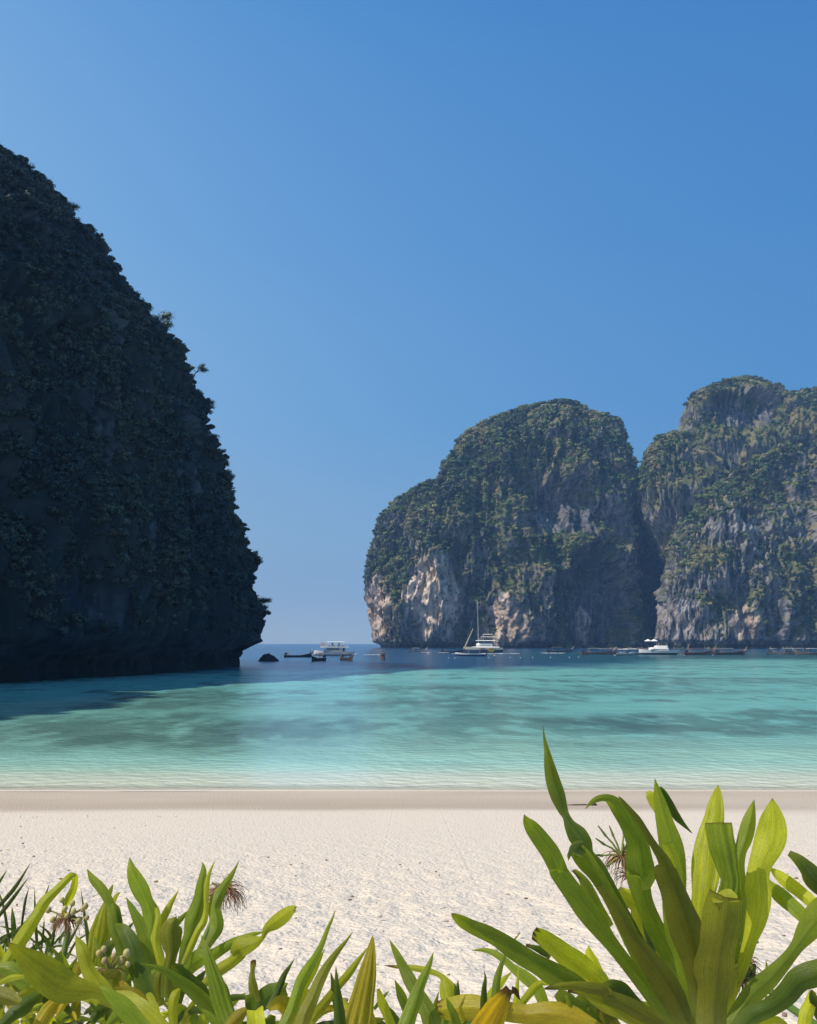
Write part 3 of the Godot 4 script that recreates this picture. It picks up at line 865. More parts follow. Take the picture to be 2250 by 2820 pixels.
	leaf(p, MG, 2.60, 2.62, ["C", 1340, 1480, 30, 1280, 1340, 50, 1240, 1230, 30])
	leaf(p, OL * 0.6, 2.58, 2.60, ["D", 160, 1330, 90, 60, 1200, 110, 0, 1120, 50], {"tip": 0.3})
	leaf(p, MG * 0.8, 2.70, 2.74, ["D", 700, 1360, 90, 560, 1240, 110, 420, 1140, 80, 300, 1090, 20])
	leaf(p, DK * 1.3, 2.88, 2.9, ["D", 860, 1300, 80, 930, 900, 100, 960, 600, 110, 990, 300, 110, 1010, 100, 60])
	leaf(p, DK * 1.2, 2.90, 2.95, ["D", 820, 1200, 80, 760, 850, 110, 690, 600, 130, 620, 380, 130, 560, 180, 90])
	var c := at(1712, 2360, 2.95)
	flower_head(p, c, at(1800, 2640, 2.9), 0.085, 70, Vector3(0.9, 1.0, 0.6), 3, [Vector3(-0.7, 0.5, 0.1), Vector3(-0.3, 0.8, 0), Vector3(0.1, 0.9, 0.1), Vector3(-0.8, 0.1, 0.2), Vector3(0.4, 0.7, 0), Vector3(-0.5, -0.2, 0.2), Vector3(0.5, 0.3, 0.1), Vector3(0.0, 0.4, 0.3), Vector3(-0.6, 0.8, 0.0)])
	flower_head(p, at(1735, 2420, 2.96), at(1800, 2640, 2.9), 0.09, 26, Vector3(0.25, 0.2, 0.3), 4, [])
	own(p)
	# ---- its neighbour at the right edge
	p = plant_at(2420, 2.7, "lily plant at the right edge of the beach with one dark blunt leaf")
	leaf(p, DK * 0.8, 2.6, 2.7, ["B", 2150, 1800, 90, 1950, 1450, 170, 1720, 1250, 230, 1620, 1120, 175, 1520, 1020, 112, 1425, 952, 62], {"roll": 0.2})
	leaf(p, YG, 2.75, 3.0, ["B", 2050, 1850, 70, 1850, 1650, 80, 1720, 1520, 100, 1620, 1430, 130, 1500, 1330, 132, 1390, 1250, 140, 1290, 1170, 90, 1215, 1105, 10], {"roll": 0.3})
	leaf(p, MG, 2.75, 2.95, ["B", 2000, 1950, 70, 1720, 1760, 85, 1560, 1600, 145, 1430, 1480, 158, 1310, 1370, 152, 1220, 1290, 122, 1180, 1220, 60], {"roll": -0.2})
	leaf(p, YG, 2.6, 2.65, ["D", 1600, 1400, 80, 1630, 1200, 95, 1670, 1090, 85, 1685, 1000, 50])
	leaf(p, DK, 2.65, 2.6, ["D", 1800, 1300, 80, 1730, 1150, 90, 1690, 1050, 60, 1680, 990, 10])
	leaf(p, YE, 2.9, 2.95, ["D", 1220, 1300, 60, 1290, 1180, 65, 1330, 1100, 75, 1335, 1040, 40])
	leaf(p, YG, 2.9, 2.95, ["D", 960, 1260, 30, 1020, 1170, 50, 1080, 1145, 50, 1130, 1140, 15])
	leaf(p, YG, 2.8, 2.85, ["D", 1260, 1300, 50, 1380, 1235, 62, 1440, 1240, 40, 1500, 1280, 10])
	leaf(p, YE, 3.0, 3.0, ["D", 1350, 960, 25, 1330, 860, 28, 1316, 752, 3])
	var st := begin()
	tube_st(st, PackedVector3Array([at(2300, 2860, 2.75), at(2170, 2770, 2.78), at(2110, 2720, 2.8), at(2045, 2685, 2.82)]), 0.013, 0.010, 8, Color(0.11, 0.20, 0.035))
	put("bent_stalk", st.commit(), M.dry, p)
	flower_head(p, at(2050, 2700, 2.82), at(2060, 2692, 2.82), 0.11, 60, Vector3(0.5, 0.5, 0.5), 9, [])
	flower_head(p, at(2064, 2660, 2.84), at(2068, 2690, 2.84), 0.06, 40, Vector3(0.4, 1.0, 0.5), 10, [])
	own(p)
	# ---- low plant, middle right
	p = plant_at(1480, 2.7, "low yellowing lily plant with a dying golden leaf with a brown shrivelled tip")
	leaf(p, YE * 0.85, 2.55, 2.75, ["C", 1620, 1600, 90, 1450, 1510, 130, 1270, 1440, 190, 1050, 1410, 190, 850, 1420, 160, "H", 1400, 1130, 180, 1250, 1110, 205, 1100, 1100, 230, 920, 1110, 215, 760, 1120, 150], {"tip": 0.03, "roll": -0.2, "ruffle": 0.05, "label": "broad pale yellow leaf lying sideways, its end torn"})
	leaf(p, GO, 2.42, 2.36, ["C", 400, 1680, 270, 520, 1480, 240, 600, 1340, 170, 660, 1240, 105, 705, 1180, 72], {"tip": 0.34, "pleat": 0.10, "label": "dying golden leaf with a brown shrivelled tip"})
	leaf(p, Color(0.12, 0.06, 0.03), 2.36, 2.37, ["C", 715, 1190, 62, 755, 1205, 55, 780, 1250, 30, 802, 1290, 4], {"tip": 0.9})
	leaf(p, YG * 0.75, 2.85, 3.0, ["H", 960, 1300, 110, 900, 1080, 160, 880, 950, 182, 848, 860, 142, 815, 790, 60, 740, 745, 50, 620, 712, 65, 480, 690, 52, 330, 680, 30, 215, 668, 3], {"tip": 0.14, "pleat": 0.05})
	leaf(p, DK, 2.86, 2.9, ["H", 975, 1080, 40, 958, 940, 45, 940, 850, 3])
	leaf(p, MG, 2.50, 2.46, ["H", 1000, 1380, 100, 935, 1180, 75, 890, 1080, 55, 858, 1000, 3])
	leaf(p, DK, 2.60, 2.62, ["H", 1230, 1200, 45, 1235, 1130, 62, 1242, 1020, 66, 1246, 900, 50, 1258, 800, 27, 1246, 722, 3], {"roll": 0.4})
	leaf(p, MG * 0.7, 2.62, 2.74, ["H", 1340, 1120, 60, 1365, 960, 90, 1375, 830, 75, 1410, 700, 55, 1450, 590, 36, 1500, 480, 24, 1560, 400, 18, 1615, 338, 3], {"roll": 0.3})
	leaf(p, YG * 0.8, 2.7, 2.8, ["H", 1270, 1060, 60, 1330, 950, 90, 1400, 870, 72, 1470, 790, 42, 1532, 735, 3])
	leaf(p, YG, 2.72, 2.8, ["H", 1565, 1160, 80, 1580, 980, 55, 1593, 800, 27, 1607, 630, 3], {"pleat": 0.08})
	leaf(p, MG, 2.85, 3.05, ["C", 1080, 1470, 60, 1010, 1280, 100, 950, 1160, 115, 850, 1070, 108, 740, 990, 76, 660, 915, 62, 560, 845, 60, 450, 812, 36, 345, 818, 3])
	leaf(p, YG * 0.8, 2.68, 2.6, ["C", 740, 1450, 60, 830, 1300, 62, 920, 1190, 72, 990, 1130, 50, 1050, 1128, 34, 1105, 1155, 8], {"pleat": 0.06})
	leaf(p, MG, 2.7, 2.75, ["C", 1480, 1600, 90, 1420, 1500, 60, 1430, 1400, 50, 1450, 1330, 10])
	leaf(p, DK, 2.68, 2.72, ["C", 200, 1640, 100, 320, 1530, 110, 430, 1440, 80, 520, 1390, 20])
	leaf(p, OL, 2.9, 2.95, ["C", 60, 1640, 110, 90, 1500, 100, 60, 1400, 60])
	own(p)
	# ---- low plants, bottom middle
	p = plant_at(900, 2.75, "low lily plant with a broad striped yellow leaf standing upright before the sand")
	leaf(p, MG * 0.75, 2.62, 2.85, ["H", 780, 1440, 200, 690, 1200, 190, 620, 1050, 135, 540, 930, 130, 480, 820, 130, 420, 700, 105, 350, 560, 72, 310, 480, 42, 272, 403, 3], {"roll": 0.25})
	leaf(p, MG, 2.55, 2.70, ["H", 400, 1430, 150, 450, 1260, 158, 500, 1120, 142, 545, 990, 127, 590, 870, 107, 640, 760, 82, 690, 640, 46, 724, 530, 3], {"pleat": 0.04})
	leaf(p, YE * 0.75, 2.60, 2.75, ["G", 1240, 1600, 340, 1300, 1350, 285, 1340, 1150, 235, 1380, 950, 190, 1410, 780, 142, 1430, 650, 84, 1440, 560, 42, 1442, 510, 4], {"pleat": 0.14, "roll": 0.1, "label": "upright striped yellow leaf"})
	leaf(p, YG * 0.7, 2.7, 2.95, ["G", 760, 1470, 90, 870, 1310, 92, 980, 1170, 92, 1090, 1030, 82, 1200, 900, 77, 1300, 760, 46, 1400, 625, 4])
	leaf(p, DK, 2.50, 2.55, ["G", 1115, 1600, 150, 1100, 1350, 117, 1085, 1150, 82, 1072, 980, 46, 1066, 820, 3])
	leaf(p, OL * 1.15, 2.60, 2.80, ["G", 680, 1560, 170, 740, 1330, 152, 820, 1160, 132, 880, 1010, 112, 960, 850, 92, 1060, 700, 60, 1150, 590, 38, 1240, 475, 4], {"roll": 0.2})
	leaf(p, MG, 2.65, 2.95, ["G", 510, 1490, 130, 600, 1300, 112, 650, 1150, 112, 700, 1000, 112, 770, 870, 110, 850, 740, 82, 920, 600, 56, 980, 440, 40, 1030, 330, 22, 1060, 245, 3], {"roll": 0.4})
	leaf(p, YG, 2.78, 2.85, ["G", 660, 1300, 70, 730, 1060, 80, 800, 930, 82, 860, 830, 60, 905, 740, 35, 950, 650, 3])
	leaf(p, DK, 2.8, 2.9, ["G", 370, 1270, 60, 440, 1150, 72, 490, 1030, 72, 540, 910, 52, 590, 830, 30, 640, 745, 3])
	leaf(p, OL * 0.8, 2.85, 2.95, ["G", 250, 1200, 80, 215, 1060, 95, 200, 950, 70, 206, 870, 45, 214, 810, 60, 212, 762, 55], {"tip": 0.22})
	leaf(p, DK * 1.3, 2.9, 2.85, ["G", 230, 1300, 100, 330, 1160, 190, 440, 1090, 170, 560, 1060, 110], {"roll": 0.5, "ruffle": 0.2})
	leaf(p, YE * 0.8, 2.78, 2.75, ["G", 690, 1400, 70, 560, 1250, 160, 470, 1210, 130, 370, 1270, 40], {"fold": -0.4})
	leaf(p, YE * 0.8, 2.85, 2.9, ["G", 690, 1260, 80, 760, 1140, 105, 830, 1080, 50])
	leaf(p, YG, 2.62, 2.68, ["G", 255, 1560, 180, 240, 1350, 175, 235, 1265, 150], {"fold": -0.5})
	leaf(p, YE * 0.7, 2.7, 2.72, ["G", -40, 1450, 100, 70, 1340, 120, 150, 1265, 50])
	leaf(p, DK * 1.2, 2.75, 2.72, ["G", 190, 1340, 90, 185, 1190, 100, 165, 1110, 70])
	leaf(p, YG * 0.8, 2.7, 2.72, ["G", 1690, 1600, 90, 1600, 1350, 92, 1540, 1200, 90, 1500, 1060, 30], {"roll": 0.4})
	leaf(p, DK, 2.8, 2.82, ["G", 1720, 1430, 70, 1620, 1300, 72, 1540, 1220, 40])
	leaf(p, MG, 2.9, 2.95, ["G", 1460, 1270, 30, 1550, 1150, 36, 1615, 1080, 3])
	leaf(p, YG * 0.7, 2.72, 2.8, ["G", 1260, 1400, 50, 1180, 1230, 60, 1120, 1140, 10])
	leaf(p, OL, 2.55, 2.6, ["G", 900, 1560, 80, 850, 1450, 70, 800, 1390, 20])
	leaf(p, DK * 1.2, 2.9, 2.92, ["G", 420, 1600, 160, 380, 1440, 140, 420, 1330, 60])
	leaf(p, MG, 2.7, 2.75, ["H", 800, 1420, 60, 680, 1230, 60, 600, 1150, 50, 540, 1130, 10])
	for i in 30:
		var x := rng.randf_range(640, 1330)
		var a := rng.randf_range(-0.9, 0.9)
		var l := rng.randf_range(60, 150)
		var dd := rng.randf_range(2.75, 3.2)
		var y := rng.randf_range(2800, 2880)
		leaf(p, [DK, MG, OL, YG, YE * 0.8, MG][rng.randi() % 6], dd, dd + rng.randf_range(-0.1, 0.1), ["S", x, y, 12, x + sin(a) * l * 0.5, y - cos(a) * l * 0.5, rng.randf_range(14, 30), x + sin(a * 1.4) * l, y - cos(a * 1.4) * l, 2])
	own(p)
	# ---- bushy plant, left of the middle
	p = plant_at(480, 3.3, "bushy lily plant with a spade-shaped olive leaf and a twisted arm reaching over the sand")
	leaf(p, MG, 3.3, 3.5, ["F", 560, 1500, 110, 540, 1330, 130, 510, 1160, 130, 500, 1010, 132, 500, 880, 200, 490, 760, 200, 440, 620, 152, 385, 500, 190, 320, 370, 172, 270, 240, 112, 255, 160, 62, 245, 88, 3], {"roll": 0.3, "fold": 0.5})
	leaf(p, YG, 3.28, 3.4, ["F", 660, 1500, 80, 575, 1260, 142, 545, 1100, 122, 560, 950, 90, 580, 800, 62, 555, 680, 30], {"roll": 0.4})
	leaf(p, MG * 0.8, 3.2, 3.3, ["F", 520, 1420, 100, 440, 1130, 122, 400, 1000, 132, 360, 880, 120, 300, 760, 92, 250, 660, 60, 203, 562, 4])
	leaf(p, YG * 0.8, 3.4, 3.55, ["F", 560, 1200, 70, 600, 1000, 72, 630, 850, 92, 690, 720, 82, 740, 620, 60, 790, 540, 26, 830, 462, 3], {"pleat": 0.05})
	leaf(p, MG, 3.5, 3.55, ["F", 680, 1050, 60, 800, 880, 70, 880, 790, 52, 940, 720, 10])
	leaf(p, OL * 0.9, 3.0, 3.05, ["F", 690, 1750, 150, 700, 1450, 132, 740, 1250, 135, 742, 1130, 215, 732, 1000, 272, 745, 890, 192, 775, 830, 92, 800, 788, 4], {"roll": 0.05, "pleat": 0.05, "label": "spade-shaped olive leaf"})
	leaf(p, MG * 0.9, 3.25, 3.4, ["F", 830, 1480, 60, 900, 1150, 100, 960, 1000, 142, 1000, 850, 192, 1050, 700, 192, 1080, 560, 152, 1090, 430, 112, 1110, 320, 90, 1120, 230, 60, 1108, 145, 4], {"roll": -0.3})
	leaf(p, YG * 0.9, 3.2, 3.38, ["F", 880, 1360, 60, 970, 1150, 82, 1050, 970, 82, 1120, 850, 82, 1150, 700, 62, 1150, 520, 60, 1160, 380, 60, 1190, 270, 40, 1225, 190, 20, 1262, 118, 3], {"roll": 0.4})
	leaf(p, MG, 3.2, 3.4, ["F", 1100, 1240, 80, 1200, 1070, 112, 1270, 930, 152, 1265, 800, 152, 1245, 690, 142, 1290, 560, 152, 1350, 450, 112, 1420, 350, 76, 1480, 250, 40, 1545, 122, 3], {"roll": 0.35, "fold": 0.45})
	leaf(p, MG * 0.85, 3.3, 3.2, ["F", 720, 1780, 130, 850, 1500, 190, 960, 1370, 192, 1080, 1280, 192, 1200, 1260, 142, 1350, 1170, 112, 1480, 1090, 92, 1600, 1040, 72, 1720, 1000, 50, 1830, 975, 10])
	leaf(p, YG * 0.75, 3.2, 3.1, ["F", 1120, 1600, 90, 1300, 1430, 132, 1450, 1330, 132, 1560, 1220, 150, "G", 60, 640, 172, 160, 600, 162, 250, 570, 100, 310, 530, 42, 350, 440, 84, 430, 370, 142, 530, 300, 142, 610, 250, 92, 655, 240, 52], {"tip": 0.035, "roll": 0.5, "label": "long twisted leaf arching out over the sand"})
	leaf(p, MG * 0.9, 2.9, 2.8, ["F", 1300, 2080, 130, 1200, 1900, 162, 1080, 1760, 162, 950, 1640, 132, 800, 1530, 102, 650, 1430, 72, 500, 1380, 40, 350, 1350, 4], {"fold": 0.5})
	leaf(p, DK * 1.1, 3.0, 2.95, ["F", 1220, 1850, 120, 1060, 1650, 152, 920, 1520, 132, 820, 1420, 102, 750, 1360, 52])
	leaf(p, MG, 2.75, 2.9, ["F", 1430, 2100, 200, 1340, 1850, 192, 1270, 1600, 182, 1210, 1400, 142, 1160, 1230, 102, 1120, 1110, 60, 1098, 1010, 4], {"pleat": 0.12})
	leaf(p, DK * 1.2, 2.95, 3.0, ["F", 1470, 2050, 100, 1400, 1800, 102, 1370, 1650, 82, 1350, 1570, 40])
	leaf(p, DK * 1.2, 3.05, 3.25, ["F", 560, 2060, 70, 480, 1750, 152, 400, 1550, 202, 320, 1350, 212, 280, 1180, 202, 230, 1050, 172, 160, 950, 132, 100, 900, 62, 60, 878, 5], {"roll": 0.3})
	leaf(p, YG * 0.85, 3.3, 3.35, ["F", 520, 1920, 60, 420, 1790, 115, 340, 1720, 60], {"fold": -0.3})
	leaf(p, YG * 0.8, 3.0, 3.1, ["F", 585, 2080, 60, 540, 1880, 102, 480, 1730, 72, 420, 1640, 10])
	leaf(p, YG * 0.8, 2.9, 2.95, ["F", 770, 2080, 90, 760, 1850, 112, 790, 1720, 112, 850, 1640, 20])
	leaf(p, OL, 3.05, 3.1, ["F", 620, 1850, 90, 580, 1620, 102, 600, 1480, 102, 670, 1360, 20])
	leaf(p, YG * 0.7, 3.1, 3.1, ["F", 860, 2080, 60, 960, 1900, 84, 1010, 1790, 40])
	leaf(p, MG, 2.7, 2.72, ["F", 1320, 2120, 60, 1210, 1980, 72, 1090, 1880, 5])
	leaf(p, DK, 3.35, 3.4, ["F", 560, 1800, 150, 560, 1500, 160, 520, 1250, 120])
	leaf(p, DK * 1.2, 3.3, 3.35, ["F", 760, 1900, 150, 840, 1600, 170, 900, 1400, 100])
	flower_head(p, at(618, 2455, 3.5), at(540, 2640, 3.45), 0.115, 150, Vector3(0.9, 0.9, 0.6), 21, [Vector3(-0.3, 0.2, 0), Vector3(0.2, 0.25, 0.1), Vector3(-0.4, 0.05, 0)])
	own(p)
	# ---- the plant at the left
	p = plant_at(190, 3.2, "lily plant at the left with clusters of pale round fruits among arching leaves")
	leaf(p, MG * 0.8, 3.3, 3.5, ["E", 1330, 1400, 110, 1310, 1150, 112, 1270, 950, 112, 1220, 780, 122, 1200, 650, 132, 1175, 540, 92, 1120, 420, 92, 1050, 320, 97, 970, 230, 72, 918, 128, 4], {"roll": 0.3})
	leaf(p, MG * 0.8, 3.35, 3.4, ["E", 1290, 1100, 60, 1270, 900, 90, 1240, 700, 100, 1215, 560, 90, 1180, 480, 30])
	leaf(p, YG * 0.6, 3.6, 3.7, ["E", 980, 1150, 130, 1040, 900, 212, 1070, 720, 192, 1090, 580, 112, 1110, 480, 40], {"pleat": 0.10})
	leaf(p, MG, 3.7, 3.75, ["E", 1140, 440, 30, 1165, 350, 42, 1192, 285, 3])
	leaf(p, YG, 3.7, 3.75, ["E", 1180, 530, 40, 1215, 420, 42, 1258, 372, 22])
	leaf(p, YG * 0.9, 3.2, 3.5, ["E", -100, 1420, 90, 60, 1120, 102, 160, 960, 132, 250, 830, 152, 330, 700, 132, 400, 590, 112, 470, 470, 112, 570, 370, 90, 660, 280, 80, 740, 205, 72, 790, 215, 62, 775, 330, 76, 730, 430, 82, 690, 520, 50, 650, 650, 25], {"roll": 0.2, "label": "long yellow-green leaf bent over at its top"})
	leaf(p, YG * 0.62, 2.9, 2.75, ["E", 1330, 1600, 120, 1050, 1430, 112, 880, 1400, 192, 700, 1370, 292, 520, 1260, 322, 380, 1150, 262, 260, 1050, 172, 160, 970, 92, 75, 893, 5], {"tip": 0.05, "fold": 0.25, "roll": -0.2, "label": "broad lit leaf sweeping to the left"})
	leaf(p, YG * 0.7, 2.85, 3.0, ["E", 1760, 1900, 190, 1500, 1640, 202, 1300, 1540, 222, 1100, 1490, 122, 850, 1470, 30], {"roll": 0.3, "fold": 0.3})
	leaf(p, YE * 0.6, 2.95, 3.0, ["E", 1620, 1780, 130, 1430, 1510, 170, 1290, 1425, 112, 1140, 1400, 12], {"fold": -0.3})
	leaf(p, MG, 2.7, 2.75, ["E", 1560, 1900, 150, 1350, 1640, 172, 1200, 1490, 132, 1100, 1400, 60, 1035, 1355, 4])
	leaf(p, YG * 0.75, 2.95, 3.05, ["E", 1190, 1500, 110, 1020, 1330, 172, 930, 1180, 132, 880, 1020, 132, 840, 920, 92, 798, 828, 5], {"fold": 0.5})
	leaf(p, OL, 3.0, 3.05, ["E", 1000, 1400, 60, 1090, 1310, 172, 1200, 1290, 182, 1250, 1330, 60], {"fold": -0.3})
	leaf(p, YE * 0.7, 3.05, 3.1, ["E", 1400, 1440, 40, 1290, 1350, 84, 1235, 1290, 40])
	leaf(p, MG, 3.1, 3.15, ["E", 1070, 1160, 70, 1040, 1000, 62, 1010, 900, 36, 990, 828, 3])
	leaf(p, DK, 3.2, 3.2, ["E", 1060, 1080, 80, 1120, 970, 132, 1200, 900, 60])
	leaf(p, YG * 0.8, 3.0, 2.95, ["E", -90, 1370, 40, 100, 1280, 62, 220, 1262, 40, 330, 1255, 8])
	leaf(p, MG, 3.1, 3.15, ["E", 420, 1460, 80, 260, 1300, 170, 120, 1190, 150, -60, 1150, 80])
	leaf(p, OL * 0.9, 2.85, 2.8, ["E", -100, 1420, 150, 80, 1480, 142, 220, 1535, 40])
	leaf(p, YG * 0.7, 2.95, 3.0, ["E", 150, 1470, 20, 280, 1420, 72, 390, 1340, 50])
	leaf(p, DK * 1.2, 3.0, 3.1, ["E", -40, 1830, 80, 120, 1670, 132, 260, 1560, 182, 380, 1480, 162, 450, 1415, 60])
	leaf(p, YE * 0.8, 2.85, 2.95, ["E", 370, 1850, 130, 470, 1680, 152, 560, 1560, 142, 650, 1475, 80], {"pleat": 0.10})
	leaf(p, YE, 2.9, 2.95, ["E", 590, 1690, 20, 660, 1570, 62, 750, 1485, 20])
	leaf(p, YE * 0.9, 3.1, 3.1, ["E", 770, 1270, 50, 830, 1170, 115, 890, 1090, 60], {"pleat": 0.06})
	leaf(p, DK, 3.1, 3.15, ["E", 560, 1640, 60, 480, 1500, 80, 440, 1400, 60])
	for i in 46:      # the tangle of small leaves low down
		var x := rng.randf_range(-60, 1250)
		var y := rng.randf_range(1560, 1830)
		var a := rng.randf_range(-1.4, 1.4)
		var l := rng.randf_range(70, 190)
		var dd := rng.randf_range(3.05, 3.45)
		leaf(p, [DK, MG, OL, YG, YE, DK][rng.randi() % 6], dd, dd + rng.randf_range(-0.08, 0.1), ["E", x, y, 18, x + sin(a) * l * 0.5, y - cos(a) * l * 0.5, rng.randf_range(28, 60), x + sin(a * 1.3) * l, y - cos(a * 1.3) * l, 4])
	for i in 60:
		var x := rng.randf_range(-10, 620)
		var a := rng.randf_range(-1.0, 1.0)
		var l := rng.randf_range(70, 190)
		var dd := rng.randf_range(3.1, 3.6)
		var y := rng.randf_range(2720, 2880)
		leaf(p, [DK, MG, OL, YG, MG, DK][rng.randi() % 6], dd, dd + rng.randf_range(-0.1, 0.1), ["S", x, y, 14, x + sin(a) * l * 0.5, y - cos(a) * l * 0.5, rng.randf_range(16, 34), x + sin(a * 1.4) * l, y - cos(a * 1.4) * l, 2])
	flower_head(p, at(185, 2535, 3.45), at(170, 2655, 3.4), 0.085, 90, Vector3(0.5, 0.2, 0.5), 31, [Vector3(-0.9, 0.45, 0), Vector3(-0.6, 0.1, 0.2), Vector3(-0.1, 0.55, 0.1), Vector3(0.2, 0.75, 0), Vector3(0.35, 0.45, 0.2), Vector3(0.7, 0.5, 0), Vector3(0.95, 0.15, 0.1), Vector3(0.6, 0.05, 0.2), Vector3(-0.3, 0.9, 0), Vector3(0.85, 0.65, 0.1), Vector3(0.1, 0.3, 0.3)], 0.011)
	flower_head(p, at(300, 2675, 3.1), at(306, 2760, 3.1), 0.07, 40, Vector3(1.0, 0.2, 0.6), 32, [Vector3(-0.55, 0.85, 0), Vector3(-0.15, 0.6, 0.3), Vector3(0.25, 0.75, 0.1), Vector3(0.85, 0.85, 0), Vector3(-0.95, 0.15, 0.1), Vector3(-0.35, 1.0, -0.1), Vector3(0.6, 0.5, -0.1), Vector3(0.95, 0.35, 0.0)], 0.012)
	own(p)
	# ---- grass with narrow blades behind them
	var g := thing("grass_tuft", Vector3(at(40, 2650, 3.9).x, beach_y(3.9), -3.9))
	tag(g, "tuft of narrow dark green blades at the far left behind the lilies", "grass")
	var blades := [[-20, 910, 52, 200, 760, 50, 400, 560, 46, 520, 290, 6], [-60, 570, 40, 150, 330, 40, 318, 68, 5], [-60, 680, 40, 120, 460, 40, 300, 215, 5], [225, 760, 20, 265, 480, 26, 302, 330, 4], [390, 950, 32, 370, 600, 26, 362, 330, 3], [160, 950, 60, 140, 680, 46, 125, 520, 4], [-40, 320, 30, 20, 220, 24, 70, 140, 5], [100, 900, 26, 45, 560, 26, -10, 380, 16], [940, 960, 52, 895, 650, 30, 850, 330, 3], [930, 900, 20, 990, 760, 30, 1060, 560, 8], [540, 980, 40, 580, 700, 26, 600, 600, 5], [430, 1000, 20, 455, 800, 24, 465, 650, 4], [560, 1100, 40, 700, 940, 40, 880, 620, 6], [300, 1000, 40, 430, 900, 40, 590, 830, 6], [1300, 830, 30, 1360, 740, 36, 1415, 675, 5]]
	for b in blades:
		leaf(g, DK * rng.randf_range(0.7, 1.3), 3.9, 4.0, ["E"] + b, {"fold": 0.5, "ruffle": 0.0})
	for i in 40:
		var x := rng.randf_range(-60, 760)
		var a := rng.randfn() * 0.5
		var l := rng.randf_range(160, 420)
		var y := rng.randf_range(880, 1250)
		leaf(g, DK * rng.randf_range(0.6, 1.6), rng.randf_range(3.7, 4.2), rng.randf_range(3.7, 4.2), ["E", x, y, 26, x + sin(a) * l * 0.5, y - cos(a) * l * 0.5, 24, x + sin(a * 1.5) * l, y - cos(a * 1.5) * l, 3], {"fold": 0.5, "ruffle": 0.0})
	for b in g.get_children(): b.name = "blade" if not g.has_node("blade") else "blade_%03d" % b.get_index()
	own(g)
# ---------------------------------------------------------------- boats, bathers, buoys, the half-sunk boulder
func hull_mesh(L: float, W: float, H: float, rise: float, stern_rise: float, fullness := 0.55, stern := 0.8) -> ArrayMesh:
	# a shell with a keel at -0.35 H under water, bow at +x; the gunwale lifts towards bow and stern
	var nu := 13
	var nv := 22
	var P := PackedVector3Array()
	for j in nv:
		var t := float(j) / (nv - 1)
		var x := (t - 0.5) * L
		var half := W * 0.5 * minf(1.0, pow(maxf(1.0 - t, 0.0) / fullness, 0.75) if t > 1.0 - fullness else 1.0)
		half *= lerpf(stern, 1.0, ss(0.0, 0.35, t))
		var g := H + rise * pow(ss(0.45, 1.0, t), 1.6) + stern_rise * pow(1.0 - ss(0.0, 0.4, t), 1.5)
		for i in nu:
			var s := float(i) / (nu - 1) * 2.0 - 1.0
			var k := pow(absf(s), 2.2)
			P.append(Vector3(x, lerpf(-0.4 * H * (1.0 - 0.6 * pow(t, 4.0)), g, k), half * signf(s) * pow(absf(s), 0.62)))
	return grid_mesh(P, PackedColorArray(), PackedVector2Array(), nu, nv)

func deck_mesh(L: float, W: float, y: float, fullness: float) -> ArrayMesh:
	var P := PackedVector3Array()
	for j in 14:
		var t := 0.02 + 0.90 * j / 13.0
		var half := W * 0.47 * minf(1.0, pow(maxf(1.0 - t, 0.0) / fullness, 0.75) if t > 1.0 - fullness else 1.0)
		for i in 3: P.append(Vector3((t - 0.5) * L, y, half * (i - 1)))
	return grid_mesh(P, PackedColorArray(), PackedVector2Array(), 3, 14)

func bx_mesh(size: Vector3, bevel := 0.0) -> Mesh:
	if bevel <= 0.0:
		var b := BoxMesh.new()
		b.size = size
		return b
	var h := size * 0.5     # a box with its upright edges rounded off
	var pts := PackedVector2Array()
	for q in 4:
		var c := Vector2((h.x - bevel) * (1 if q in [0, 3] else -1), (h.z - bevel) * (1 if q < 2 else -1))
		for k in 4:
			var th := PI / 2 * q + PI / 2 * k / 3.0
			pts.append(c + Vector2(cos(th), sin(th)) * bevel)
	var n := pts.size()
	var P := PackedVector3Array()
	for lv in [[-h.y, 0.0], [-h.y, 1.0], [h.y - bevel * 0.5, 1.0], [h.y, 0.9], [h.y, 0.0]]:
		for p in pts: P.append(Vector3(p.x * lv[1], lv[0], p.y * lv[1]))
	return grid_mesh(P, PackedColorArray(), PackedVector2Array(), n, 5, true, true)

func part(o: Node, called: String, mesh: Mesh, mat: Material, pos := Vector3.ZERO, rot := Vector3.ZERO) -> MeshInstance3D:
	var m := put(called, mesh, mat, o)
	m.position = pos
	m.rotation = rot
	return m

func rod(a: Vector3, b: Vector3, r0: float, r1: float) -> ArrayMesh:
	var st := begin()
	tube_st(st, PackedVector3Array([a, a.lerp(b, 0.5), b]), r0, r1, 6, Color.WHITE)
	return st.commit()

